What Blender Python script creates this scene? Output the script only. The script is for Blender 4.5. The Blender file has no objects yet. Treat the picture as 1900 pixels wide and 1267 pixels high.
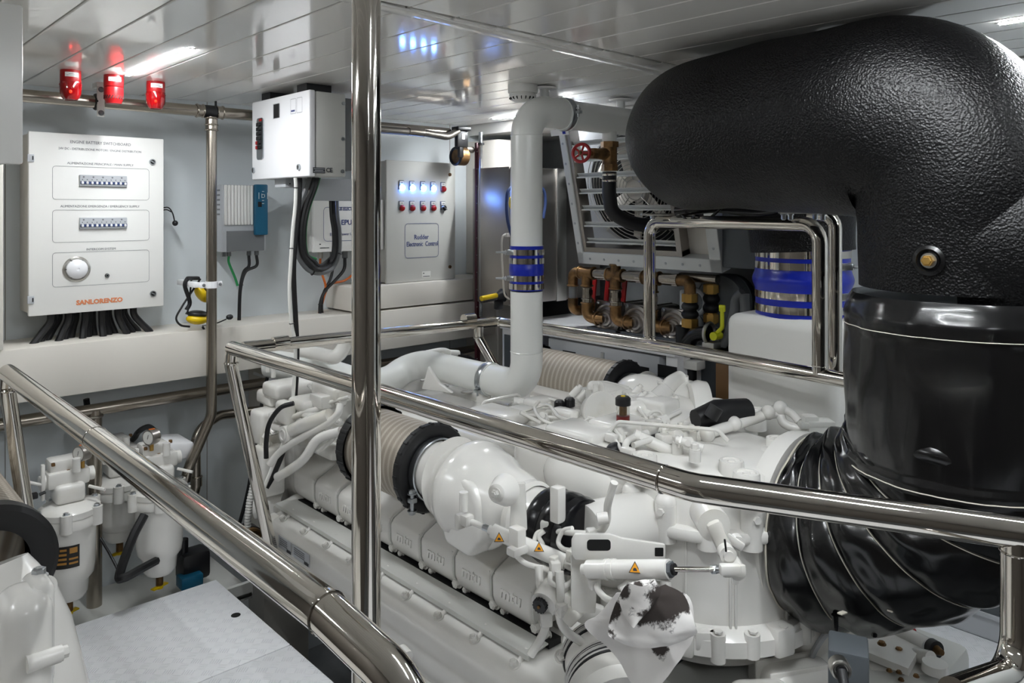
import bpy, bmesh, math, random
from mathutils import Vector, Matrix, Quaternion
random.seed(7)
C = bpy.context.scene.collection
EYE = 1.5            # eye height above the walkway plates
F, CX, CY = 1438.0, 950.0, 390.0
CA, SA = 0.7325, 0.6807      # heading of the camera between the room's two axes
# ------------------------------------------------------------------ camera, world, exposure
cd = bpy.data.cameras.new('camera'); cam = bpy.data.objects.new('camera', cd); C.objects.link(cam)
cd.sensor_width = 36; cd.lens = 36*F/1900; cd.shift_y = -(633.5-CY)/1900; cd.clip_start = 0.02
cam.location = (0, 0, EYE); cam.rotation_euler = (math.pi/2, 0, -math.atan2(SA, CA))
sc = bpy.context.scene; sc.camera = cam
w = bpy.data.worlds.new('world'); sc.world = w; w.use_nodes = True
w.node_tree.nodes['Background'].inputs[0].default_value = (.8,.86,.95,1)
w.node_tree.nodes['Background'].inputs[1].default_value = 0.05
vs = sc.view_settings; vs.view_transform = 'Standard'; vs.look = 'None'; vs.gamma = 1; vs.use_curve_mapping = False
vs.exposure = 1.9
LED_POWER = 90
# ------------------------------------------------------------------ geometry helpers (z is measured from the eye)
def P(px, py, X=None, Y=None, Z=None, D=None):
    u = (px-CX)/F; v = (py-CY)/F
    gx = CA*u+SA; gy = CA-SA*u
    if D is None:
        if X is not None: D = X/gx
        elif Y is not None: D = Y/gy
        else: D = -Z/v
    return Vector((D*gx, D*gy, -D*v))
def V(*a): return Vector(a)
def srgb(h):
    h = h.lstrip('#'); c = [int(h[i:i+2],16)/255 for i in (0,2,4)]
    return [x/12.92 if x <= .04045 else ((x+.055)/1.055)**2.4 for x in c]
M = {}
def mat(name, col, rough=.5, metal=0, bump=None, coat=0, emit=None, es=1, trans=0, spec=.5, mottle=None):
    m = bpy.data.materials.new(name); m.use_nodes = True; nt = m.node_tree; b = nt.nodes['Principled BSDF']
    c = srgb(col) if isinstance(col, str) else col
    b.inputs['Base Color'].default_value = (*c, 1); b.inputs['Roughness'].default_value = rough
    b.inputs['Metallic'].default_value = metal; b.inputs['Coat Weight'].default_value = coat
    b.inputs['Specular IOR Level'].default_value = spec
    if coat: b.inputs['Coat Roughness'].default_value = .05
    if trans: b.inputs['Transmission Weight'].default_value = trans
    if emit is not None:
        b.inputs['Emission Color'].default_value = (*(srgb(emit) if isinstance(emit,str) else emit), 1); b.inputs['Emission Strength'].default_value = es
    def L(a, o, c2, i): nt.links.new(a.outputs[o], c2.inputs[i])
    tc = nt.nodes.new('ShaderNodeTexCoord')
    if bump:
        kind, scale, strength, dist = bump
        bp = nt.nodes.new('ShaderNodeBump'); bp.inputs['Strength'].default_value = strength; bp.inputs['Distance'].default_value = dist
        if kind == 'noise':
            n = nt.nodes.new('ShaderNodeTexNoise'); n.inputs['Scale'].default_value = scale; n.inputs['Detail'].default_value = 5
            L(tc,'Object',n,'Vector'); L(n,'Fac',bp,'Height')
        elif kind == 'voronoi':
            n = nt.nodes.new('ShaderNodeTexVoronoi'); n.feature = 'SMOOTH_F1'; n.inputs['Scale'].default_value = scale
            n2 = nt.nodes.new('ShaderNodeTexNoise'); n2.inputs['Scale'].default_value = scale*.6; n2.inputs['Detail'].default_value = 3
            mx = nt.nodes.new('ShaderNodeMath'); mx.operation = 'ADD'
            L(tc,'Object',n,'Vector'); L(tc,'Object',n2,'Vector'); L(n,'Distance',mx,0); L(n2,'Fac',mx,1); L(mx,'Value',bp,'Height')
        elif kind == 'stretch':
            mp = nt.nodes.new('ShaderNodeMapping'); mp.inputs['Scale'].default_value = scale
            n = nt.nodes.new('ShaderNodeTexNoise'); n.inputs['Scale'].default_value = 1; n.inputs['Detail'].default_value = 3
            L(tc,'Object',mp,'Vector'); L(mp,'Vector',n,'Vector'); L(n,'Fac',bp,'Height')
        L(bp,'Normal',b,'Normal')
    if mottle:
        col2, scale, lo, hi = mottle
        n = nt.nodes.new('ShaderNodeTexNoise'); n.inputs['Scale'].default_value = scale; n.inputs['Detail'].default_value = 6
        r = nt.nodes.new('ShaderNodeMapRange'); r.inputs['From Min'].default_value = lo; r.inputs['From Max'].default_value = hi
        mx = nt.nodes.new('ShaderNodeMix'); mx.data_type = 'RGBA'
        mx.inputs['A'].default_value = (*c,1); mx.inputs['B'].default_value = (*(srgb(col2) if isinstance(col2,str) else col2),1)
        L(tc,'Object',n,'Vector'); L(n,'Fac',r,'Value'); L(r,'Result',mx,'Factor'); L(mx,'Result',b,'Base Color')
    M[name] = m; return m
mat('enamel', '#e3e1dc', .24, coat=.25, bump=('noise',14,.12,.004), mottle=('#d9d5ca',6,.55,.75))
mat('enamel_fine', '#e8e6e1', .2, coat=.3)
mat('pipe_white', '#e4e5e1', .28, coat=.15)
mat('panel_white', '#efeeea', .35, bump=('noise',300,.05,.001))
mat('panel_bright', '#f4f4f6', .3)
mat('box_grey', '#c9c9c4', .4, bump=('noise',400,.08,.001))
mat('ceiling_white', '#f3f1ec', .08, coat=.2, spec=.6, bump=('noise',3,.04,.01))
mat('ceiling_gap', '#8c8a84', .7)
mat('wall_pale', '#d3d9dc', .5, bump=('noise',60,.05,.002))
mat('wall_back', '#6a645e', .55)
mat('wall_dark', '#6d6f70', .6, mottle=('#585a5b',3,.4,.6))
mat('cream', '#ddd8cf', .5, bump=('stretch',(4,60,60),.04,.002))
mat('chrome', '#d8d3cb', .07, 1, bump=('noise',6,.03,.004))
mat('steel', '#a59d92', .27, 1, bump=('noise',40,.05,.002))
mat('steel_dull', '#8d8880', .42, 1)
mat('steel_brushed', '#a5a09b', .33, 1, bump=('stretch',(300,300,6),.06,.001))
mat('aluminium', '#c8c6c0', .32, 1)
mat('aluminium_painted', '#d6d8d6', .4, .1)
mat('zinc', '#b9bdc0', .28, 1)
mat('black_foam', '#030304', .4, bump=('voronoi',210,.8,.003), spec=.28)
mat('black_vinyl', '#0a0a0b', .22, bump=('noise',900,.12,.0006), spec=.55, coat=.15)
mat('stitch', '#c8c2b4', .7)
mat('rubber', '#111113', .5, bump=('noise',60,.1,.002))
mat('rubber_gloss', '#0d0d10', .22)
mat('plastic_black', '#161618', .4)
mat('plastic_grey', '#707274', .5)
mat('grey_paint', '#54595d', .45)
mat('blue', '#04209e', .32, coat=.2)
mat('teal', '#0b5573', .45)
mat('bronze', '#8a6a45', .42, .85, bump=('noise',80,.1,.002), mottle=('#5f4a33',20,.45,.65))
mat('brass', '#c09a55', .35, .9)
mat('red', '#9c1014', .35)
mat('red_lens', '#86050a', .1, coat=.5, spec=.7)
mat('red_glow', '#ff2010', .3, emit='#ff2a10', es=.8)
mat('yellow', '#e8c400', .4)
mat('yellow_hi', '#dfe02a', .45)
mat('orange', '#c8641e', .5)
mat('green', '#1c8a4b', .5)
mat('navy', '#2c3f6e', .5)
mat('dark_red', '#45141f', .5)
mat('ink', '#33353a', .6)
mat('ink_grey', '#77787c', .6)
mat('ink_blue', '#3c4a80', .6)
mat('logo_orange', '#d98457', .5)
mat('label_white', '#e6e5e0', .5)
mat('label_dark', '#1b1a16', .45)
mat('label_gold', '#b3813a', .45)
mat('label_grey', '#b9bcc0', .45)
mat('warn', '#f0a21a', .45)
mat('led', '#ffffff', .4, emit=(.93,.97,1), es=LED_POWER)
mat('lamp_blue', '#cfe2ff', .3, emit='#5f93ff', es=9)
mat('hole', '#060606', .8)
mat('cloth', '#ebe9e6', .8, bump=('noise',90,.15,.002))
mat('soot', '#3a3531', .9)
mat('wood', '#7a5a38', .6)
def glass():
    m = mat('glass', '#f2f2ee', .05, trans=1)
glass()
def diamond():          # tread plate: short raised bars in alternating directions
    m = mat('tread', '#f1f2f5', .36, coat=.1); nt = m.node_tree; b = nt.nodes['Principled BSDF']
    tc = nt.nodes.new('ShaderNodeTexCoord'); N = nt.nodes.new
    def math_(op, a, b2=None):
        n = N('ShaderNodeMath'); n.operation = op
        for i, x in enumerate((a, b2)):
            if x is None: continue
            if isinstance(x, (int,float)): n.inputs[i].default_value = x
            else: nt.links.new(x, n.inputs[i])
        return n.outputs[0]
    sp = N('ShaderNodeSeparateXYZ'); nt.links.new(tc.outputs['Object'], sp.inputs[0]); x, y = sp.outputs[0], sp.outputs[1]
    cell = .045
    gx, gy = math_('DIVIDE', x, cell), math_('DIVIDE', y, cell)
    par = math_('MODULO', math_('ADD', math_('ADD', math_('FLOOR', gx), math_('FLOOR', gy)), 200), 2)
    fx, fy = math_('SUBTRACT', math_('FRACT', gx), .5), math_('SUBTRACT', math_('FRACT', gy), .5)
    a, c = math_('ADD', fx, fy), math_('SUBTRACT', fx, fy)
    def bars(p, q):
        s = math_('COSINE', math_('MULTIPLY', p, 26)); s = math_('MAXIMUM', s, 0)
        k = math_('LESS_THAN', math_('ABSOLUTE', q), .42); k2 = math_('LESS_THAN', math_('ABSOLUTE', p), .55)
        return math_('MULTIPLY', math_('MULTIPLY', s, k), k2)
    h = math_('ADD', math_('MULTIPLY', bars(a, c), par), math_('MULTIPLY', bars(c, a), math_('SUBTRACT', 1, par)))
    bp = N('ShaderNodeBump'); bp.inputs['Strength'].default_value = .7; bp.inputs['Distance'].default_value = .0022
    nt.links.new(h, bp.inputs['Height']); nt.links.new(bp.outputs[0], b.inputs['Normal'])
diamond()
def mesh_screen():      # expanded metal over pleated paper: a fine diamond lattice with slanted crease bands
    m = mat('filter_mesh', '#8d8271', .5, .35); nt = m.node_tree; b = nt.nodes['Principled BSDF']; N = nt.nodes.new
    tc = N('ShaderNodeTexCoord'); sp = N('ShaderNodeSeparateXYZ'); nt.links.new(tc.outputs['Object'], sp.inputs[0])
    def mt(op, a, b2=None):
        n = N('ShaderNodeMath'); n.operation = op
        for i, x in enumerate((a, b2)):
            if x is None: continue
            if isinstance(x, (int,float)): n.inputs[i].default_value = x
            else: nt.links.new(x, n.inputs[i])
        return n.outputs[0]
    ang = mt('ARCTAN2', sp.outputs[2], sp.outputs[0]); y = sp.outputs[1]
    p = mt('MULTIPLY', ang, 55); q = mt('MULTIPLY', y, 520)
    s = mt('MAXIMUM', mt('ABSOLUTE', mt('SINE', mt('ADD', p, q))), mt('ABSOLUTE', mt('SINE', mt('SUBTRACT', p, q))))
    band = mt('POWER', mt('ABSOLUTE', mt('SINE', mt('ADD', mt('MULTIPLY', y, 118), mt('MULTIPLY', ang, 1.0)))), 5)
    lat = mt('POWER', s, 6); k = mt('MULTIPLY', lat, mt('ADD', .45, mt('MULTIPLY', band, .9)))
    mx = N('ShaderNodeMix'); mx.data_type = 'RGBA'; nt.links.new(k, mx.inputs['Factor'])
    mx.inputs['A'].default_value = (*srgb('#85796a'),1); mx.inputs['B'].default_value = (*srgb('#cfc8bc'),1)
    nt.links.new(mx.outputs['Result'], b.inputs['Base Color'])
    bp = N('ShaderNodeBump'); bp.inputs['Strength'].default_value = .5; bp.inputs['Distance'].default_value = .002
    nt.links.new(s, bp.inputs['Height']); nt.links.new(bp.outputs[0], b.inputs['Normal'])
mesh_screen()

def frame(axis, up=None):
    a = Vector(axis).normalized()
    t = Vector(up) if up is not None else (Vector((0,0,1)) if abs(a.z) < .9 else Vector((0,1,0)))
    x = t.cross(a).normalized(); y = a.cross(x)
    return x, y, a
class MB:
    def __init__(s, m=None): s.v = []; s.f = []; s.fm = []; s.mats = []; s.c = 0; s.m(m or 'enamel')
    def m(s, name):
        if name not in s.mats: s.mats.append(name)
        s.c = s.mats.index(name); return s
    def add(s, vs_, fs):
        o = len(s.v); s.v += [tuple(v) for v in vs_]; s.f += [tuple(i+o for i in f) for f in fs]; s.fm += [s.c]*len(fs); return s
    def bmadd(s, bm):
        bm.verts.ensure_lookup_table(); bm.verts.index_update()
        s.add([v.co.copy() for v in bm.verts], [[v.index for v in f.verts] for f in bm.faces]); bm.free(); return s
    def box(s, c, size, bev=0, R=None, seg=2, taper=None):
        bm = bmesh.new(); bmesh.ops.create_cube(bm, size=1)
        for v in bm.verts:
            t = 1
            if taper and v.co.z > 0: v.co.x *= taper[0]; v.co.y *= taper[1]
            v.co = Vector((v.co.x*size[0], v.co.y*size[1], v.co.z*size[2]))
        if bev: bmesh.ops.bevel(bm, geom=bm.edges[:], offset=min(bev, min(size)*.49), segments=seg, affect='EDGES', profile=.5)
        if R is not None: bmesh.ops.transform(bm, matrix=R.to_4x4(), verts=bm.verts)
        bmesh.ops.translate(bm, vec=Vector(c), verts=bm.verts); return s.bmadd(bm)
    def bb(s, a, b, bev=0, seg=2):
        a, b = Vector(a), Vector(b); return s.box((a+b)/2, [abs(x) for x in (b-a)], bev, seg=seg)
    def cyl(s, p0, p1, r0, r1=None, n=24, caps=True):
        r1 = r0 if r1 is None else r1; p0, p1 = Vector(p0), Vector(p1); x, y, a = frame(p1-p0)
        vv = [p + (x*math.cos(t)+y*math.sin(t))*r for p, r in ((p0,r0),(p1,r1)) for t in [2*math.pi*i/n for i in range(n)]]
        ff = [(i,(i+1)%n,n+(i+1)%n,n+i) for i in range(n)]
        if caps: ff += [tuple(range(n-1,-1,-1)), tuple(range(n,2*n))]
        return s.add(vv, ff)
    def lathe(s, prof, o, axis=(0,0,1), n=32, up=None, caps=True, a0=0, a1=2*math.pi):
        x, y, a = frame(axis, up); o = Vector(o); full = abs(a1-a0-2*math.pi) < 1e-6; k = n if full else n+1
        vv = [o + a*h + (x*math.cos(t)+y*math.sin(t))*r for r, h in prof for t in [a0+(a1-a0)*i/n for i in range(k)]]
        ff = []
        for j in range(len(prof)-1):
            for i in range(n):
                i2 = (i+1)%k if full else i+1
                ff.append((j*k+i, j*k+i2, (j+1)*k+i2, (j+1)*k+i))
        if caps and full:
            if prof[0][0] > 1e-5: ff.append(tuple(range(k-1,-1,-1)))
            if prof[-1][0] > 1e-5: ff.append(tuple(range((len(prof)-1)*k, len(prof)*k)))
        return s.add(vv, ff)
    def sweep(s, pts, rs, n=12, caps=True, squash=None):
        pts = [Vector(p) for p in pts]; N_ = len(pts)
        if not hasattr(rs, '__len__'): rs = [rs]*N_
        T = [(pts[min(i+1,N_-1)]-pts[max(i-1,0)]).normalized() for i in range(N_)]
        x, y, _ = frame(T[0]); vv = []
        for i in range(N_):
            if i:
                q = T[i-1].rotation_difference(T[i]); x = q @ x; y = q @ y
            for k in range(n):
                t = 2*math.pi*k/n; vv.append(pts[i] + (x*math.cos(t)+y*math.sin(t))*rs[i])
        ff = [(j*n+i, j*n+(i+1)%n, (j+1)*n+(i+1)%n, (j+1)*n+i) for j in range(N_-1) for i in range(n)]
        if caps: ff += [tuple(range(n-1,-1,-1)), tuple(range((N_-1)*n, N_*n))]
        return s.add(vv, ff)
    def tube(s, pts, r, n=10, sub=8, caps=True):     # soft line through the points
        return s.sweep(spline(pts, sub), r, n, caps)
    def pipe(s, pts, r, R=.05, n=16, seg=7, caps=True): # straight runs with rounded elbows
        return s.sweep(elbows(pts, R, seg), r, n, caps)
    def prism(s, poly, o, ux, uy, d, bev=0, seg=2):
        o, ux, uy, d = map(Vector, (o, ux, uy, d)); n = len(poly)
        bm = bmesh.new(); a = [bm.verts.new(o+ux*p[0]+uy*p[1]) for p in poly]; b = [bm.verts.new(o+ux*p[0]+uy*p[1]+d) for p in poly]
        bm.faces.new(a[::-1]); bm.faces.new(b)
        for i in range(n): bm.faces.new((a[i], a[(i+1)%n], b[(i+1)%n], b[i]))
        bmesh.ops.recalc_face_normals(bm, faces=bm.faces)
        if bev:
            es = [e for e in bm.edges if e.calc_face_angle(0) > .3]
            bmesh.ops.bevel(bm, geom=es, offset=bev, segments=seg, affect='EDGES', profile=.5)
        return s.bmadd(bm)
    def ball(s, c, r, sc=(1,1,1), n=20, R=None):
        bm = bmesh.new(); bmesh.ops.create_uvsphere(bm, u_segments=n, v_segments=n*2//3, radius=r)
        bmesh.ops.scale(bm, vec=sc, verts=bm.verts)
        if R is not None: bmesh.ops.transform(bm, matrix=R.to_4x4(), verts=bm.verts)
        bmesh.ops.translate(bm, vec=Vector(c), verts=bm.verts); return s.bmadd(bm)
    def bolt(s, p, axis, r=.009, h=.008, washer=True):
        p = Vector(p); a = Vector(axis).normalized()
        if washer: s.cyl(p, p+a*h*.25, r*1.35, n=14)
        s.cyl(p+a*h*.25, p+a*h, r, n=6)
        return s.cyl(p+a*h, p+a*h*1.15, r*.8, r*.6, n=6)
    def torus(s, c, axis, R, r, n=32, k=8):
        x, y, a = frame(axis); c = Vector(c); vv = []
        for i in range(n):
            t = 2*math.pi*i/n; d = x*math.cos(t)+y*math.sin(t)
            for j in range(k):
                q = 2*math.pi*j/k; vv.append(c + d*(R+r*math.cos(q)) + a*r*math.sin(q))
        return s.add(vv, [(i*k+j, ((i+1)%n)*k+j, ((i+1)%n)*k+(j+1)%k, i*k+(j+1)%k) for i in range(n) for j in range(k)])
    def build(s, name, parent=None, label=None, sharp=38):
        me = bpy.data.meshes.new(name)
        # local origin: the parent's base, or the bottom centre of the mesh itself
        vs_ = [Vector(v) for v in s.v]
        if parent is not None: org = Vector(parent['_o'])
        else:
            lo = [min(v[i] for v in vs_) for i in range(3)]; hi = [max(v[i] for v in vs_) for i in range(3)]
            org = Vector(((lo[0]+hi[0])/2, (lo[1]+hi[1])/2, lo[2]))
        me.from_pydata([v-org for v in vs_], [], s.f); me.update()
        for m_ in s.mats: me.materials.append(M[m_])
        me.polygons.foreach_set('material_index', s.fm)
        bm = bmesh.new(); bm.from_mesh(me); bmesh.ops.recalc_face_normals(bm, faces=bm.faces); bm.to_mesh(me); bm.free()
        me.polygons.foreach_set('use_smooth', [True]*len(me.polygons)); me.set_sharp_from_angle(angle=math.radians(sharp))
        o = bpy.data.objects.new(name, me); C.objects.link(o); o['_o'] = tuple(org)
        if parent is not None: o.parent = parent; o.location = (0,0,0)
        else: o.location = org + V(0,0,EYE)
        if label: o['label'] = label
        return o
def spline(pts, sub=8):
    p = [Vector(q) for q in pts]
    if len(p) < 3:
        return [p[0].lerp(p[1], i/sub) for i in range(sub+1)]
    p = [p[0]*2-p[1]] + p + [p[-1]*2-p[-2]]; out = []
    for i in range(1, len(p)-2):
        a, b, c, d = p[i-1:i+3]
        for k in range(sub):
            t = k/sub
            out.append(.5*((2*b)+(c-a)*t+(2*a-5*b+4*c-d)*t*t+(3*b-a-3*c+d)*t**3))
    return out+[p[-2]]
def elbows(pts, R=.05, seg=7):
    p = [Vector(q) for q in pts]; out = [p[0]]
    for i in range(1, len(p)-1):
        a = (p[i-1]-p[i]); b = (p[i+1]-p[i]); la, lb = a.length, b.length; a.normalize(); b.normalize()
        ang = a.angle(b); r_ = R[i-1] if hasattr(R,'__len__') else R
        t = min(r_/math.tan(ang/2), la*.49, lb*.49) if ang < 3.13 else 0
        if t < 1e-4: out.append(p[i]); continue
        rr = t*math.tan(ang/2); c = p[i]+(a+b).normalized()*(rr/math.sin(ang/2))
        s0 = p[i]+a*t-c; s1 = p[i]+b*t-c; q = s0.rotation_difference(s1)
        for k in range(seg+1):
            out.append(c + Quaternion().slerp(q, k/seg) @ s0)
    return out+[p[-1]]
def tag(o, label=None, cat=None, group=None, kind=None):
    if label: o['label'] = label
    if cat: o['category'] = cat
    if group: o['group'] = group
    if kind: o['kind'] = kind
    return o
def thing(name, label, cat, base, group=None):
    o = bpy.data.objects.new(name, None); C.objects.link(o); o.empty_display_size = .05
    o['_o'] = tuple(base); o.location = Vector(base)+V(0,0,EYE)
    return tag(o, label, cat, group)
def struct(mb, name): return tag(mb.build(name), kind='structure')
def text(s_, size, o, ux, uy, m, parent, name='lettering', align='CENTER', depth=.0006, sx=1.0, bold=0, italic=0):
    cu = bpy.data.curves.new('t', 'FONT'); cu.body = s_; cu.size = size; cu.align_x = align; cu.align_y = 'CENTER'; cu.extrude = depth; cu.offset = bold; cu.resolution_u = 2; cu.shear = italic
    ob = bpy.data.objects.new('t', cu); C.objects.link(ob)
    me = bpy.data.meshes.new_from_object(ob.evaluated_get(bpy.context.evaluated_depsgraph_get()))
    bpy.data.objects.remove(ob); bpy.data.curves.remove(cu)
    ux, uy = Vector(ux).normalized(), Vector(uy).normalized(); n = ux.cross(uy); o = Vector(o); org = Vector(parent['_o'])
    for v in me.vertices: c = v.co.copy(); v.co = o + ux*c.x*sx + uy*c.y + n*c.z - org
    me.materials.clear(); me.materials.append(M[m]); me.name = name
    o2 = bpy.data.objects.new(name, me); C.objects.link(o2); o2.parent = parent; o2['_o'] = tuple(org)
    return o2
def rrect(w_, h_, r, n=5):
    out = []
    for cx, cy, a in ((w_/2-r,h_/2-r,0),(-w_/2+r,h_/2-r,90),(-w_/2+r,-h_/2+r,180),(w_/2-r,-h_/2+r,270)):
        for k in range(n+1):
            t = math.radians(a+90*k/n); out.append((cx+r*math.cos(t), cy+r*math.sin(t)))
    return out
def outline(mb, w_, h_, r, o, ux, uy, th=.0015):
    o, ux, uy = Vector(o), Vector(ux), Vector(uy); n = ux.cross(uy).normalized()
    a = rrect(w_, h_, r); b = rrect(w_-2*th, h_-2*th, max(r-th,.001)); k = len(a)
    mb.add([o+ux*p[0]+uy*p[1]+n*.0006 for p in a+b], [(i,(i+1)%k,k+(i+1)%k,k+i) for i in range(k)])
X_, Y_, Z_ = V(1,0,0), V(0,1,0), V(0,0,1)
# ================================================================== THE ROOM
CZ = .505                     # ceiling above the eye
FZ = -1.5                     # walkway plates
YW = 3.62                     # forward bulkhead
def box_struct(name, m, *boxes, bev=0):
    mb = MB(m)
    for a, b in boxes: mb.bb(a, b, bev)
    return struct(mb, name)
fw = MB('wall_pale'); fw.bb((-1.4,YW,-2.3),(3.75,YW+.1,.72)); fw.m('ceiling_gap')
for x in (.62,1.42,2.2,2.86): fw.bb((x-.0015,YW-.0015,-2.2),(x+.0015,YW,.7))
struct(fw, 'wall_forward')
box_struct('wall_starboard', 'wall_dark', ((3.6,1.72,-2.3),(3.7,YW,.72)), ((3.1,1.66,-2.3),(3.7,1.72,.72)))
box_struct('wall_starboard_aft', 'wall_pale', ((3.1,-2.3,-2.3),(3.2,1.66,.72)))
box_struct('wall_port', 'wall_back', ((-1.4,-2.3,-2.3),(-1.3,YW,.72)))
box_struct('wall_aft', 'wall_back', ((-1.4,-2.4,-2.3),(3.7,-2.3,.72)))
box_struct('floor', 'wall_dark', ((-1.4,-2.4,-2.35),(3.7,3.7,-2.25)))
ce = MB('ceiling_gap'); ce.bb((-1.4,-2.4,CZ+.02),(3.7,3.7,CZ+.06)); ce.m('ceiling_white')
x = .52-.152*13
while x < 2.95:
    a, b = max(x+.0022,-1.35), min(x+.152-.0022, 2.995)
    for y0, y1 in ((-2.3,1.585),(1.6,YW)):
        if a < .38 < b and False: continue
        ce.bb((a,y0,CZ),(b,y1,CZ+.016), .0025, 1)
    x += .152
struct(ce, 'ceiling')
sf = MB('ceiling_white'); sf.bb((2.995,1.72,.448),(3.62,YW,CZ+.05),.002); x = 3.0
while x < 3.1: sf.bb((x,-2.3,CZ),(min(x+.148,3.12),1.72,CZ+.016),.0025,1); x += .152
struct(sf, 'ceiling_soffit')
sm = MB('ceiling_white'); sm.box((1.6,1.66,CZ-.002),(3.3,.05,.006),.001,R=Matrix.Rotation(math.radians(4),3,'Z')); struct(sm, 'trim_1')
# ledge on the hull lining
box_struct('trim_2', 'panel_white', ((3.04,-2.3,.2),(3.1,1.66,.25)), ((3.075,-2.3,.12),(3.1,1.66,.2)), bev=.004)
# cream cable trunking along the bulkhead
tr = MB('cream')
tr.bb((-.9,3.35,-.715),(2.98,YW,-.515),.003)
struct(tr, 'trim_3')
t2 = MB('cream'); t2.bb((2.04,3.36,-.505),(2.98,YW,-.385),.003); struct(t2, 'trim_4')
co = MB('cream'); co.bb((2.985,3.33,-.38),(3.2,YW,.41),.003); co.bb((2.985,3.33,-2.2),(3.2,YW,-.385),.003); struct(co, 'trim_5')
c1 = MB('cream'); c1.bb((.1,3.33,-.51),(.565,3.6,.4),.003); struct(c1, 'trim_6')
c2 = MB('cream'); c2.bb((1.62,3.45,-2.2),(1.85,YW,-.72),.003); struct(c2, 'trim_7')
# walkway plates
def plate(a, b, holes, name):
    mb = MB('tread'); mb.bb(a, b, .002)
    mb.m('hole')
    for hx, hy in holes: mb.cyl((hx,hy,b[2]-.001),(hx,hy,b[2]+.0008),.017,n=20)
    return struct(mb, name)
plate((.58,2.484,FZ-.012),(1.262,3.125,FZ),[(.67,2.79),(1.205,2.8)],'floor_plate_1')
plate((.58,1.75,FZ-.012),(1.262,2.48,FZ),[(1.2,2.1)],'floor_plate_2')
plate((.58,-2.2,FZ-.012),(1.262,1.746,FZ),[],'floor_plate_3')
plate((2.62,-1.6,FZ-.012),(3.062,1.14,FZ),[],'floor_plate_4')
tb = MB('box_grey'); tb.bb((.5,3.13,-1.63),(1.42,3.6,-1.6),.003); tb.bb((.5,3.13,-1.62),(1.42,3.15,-1.56)); struct(tb,'floor_tray')
lk = MB('grey_paint'); lk.bb((3.066,-1.6,-1.5),(3.1,1.5,-1.30),.004); lk.m('label_grey'); lk.bb((3.064,-1.6,-1.5),(3.067,1.5,-1.42)); lk.bb((3.058,-1.6,-1.425),(3.07,1.5,-1.41)); lk.bb((3.055,-1.6,-1.345),(3.07,1.5,-1.325)); lk.bb((3.05,-1.6,-1.26),(3.1,1.5,-1.235)); struct(lk,'trim_8')
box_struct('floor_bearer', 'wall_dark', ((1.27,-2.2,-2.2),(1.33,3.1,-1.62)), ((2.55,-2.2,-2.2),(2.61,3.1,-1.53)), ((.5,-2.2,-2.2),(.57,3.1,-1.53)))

# ================================================================== LED STRIP LIGHTS (fixtures on the ceiling; unseen ones added to light the room)
def led(x, y0, y1, label, z=CZ, g='LED strip lights on the ceiling'):
    t = thing('led_strip_light', label, 'light', (x,(y0+y1)/2,z), g)
    mb = MB('aluminium'); mb.bb((x-.010,y0,z-.0025),(x+.010,y1,z+.004),.001,1); mb.build('housing', t)
    mb = MB('led'); mb.bb((x-.0078,y0+.008,z-.0048),(x+.0078,y1-.008,z-.0026),.0008,1); mb.build('diffuser', t)
led(.917,2.45,3.1,'lit LED strip light on ceiling beside the red alarm beacons')
led(2.83,2.62,3.2,'lit LED strip light on ceiling behind the upper bend of the white pipe')
led(2.385,.05,.645,'lit LED strip light on ceiling above the black insulated duct')
for i,(x,y) in enumerate(((.917,.25),(1.6,.15),(-.6,1.6),(.3,-1.2),(2.2,-1.0))):
    led(x,y,y+.65,'LED strip light on the ceiling out of the picture, '+('over the walkway','over the crossing handrail','over the second engine','behind the camera','behind the engine')[i])

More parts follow.
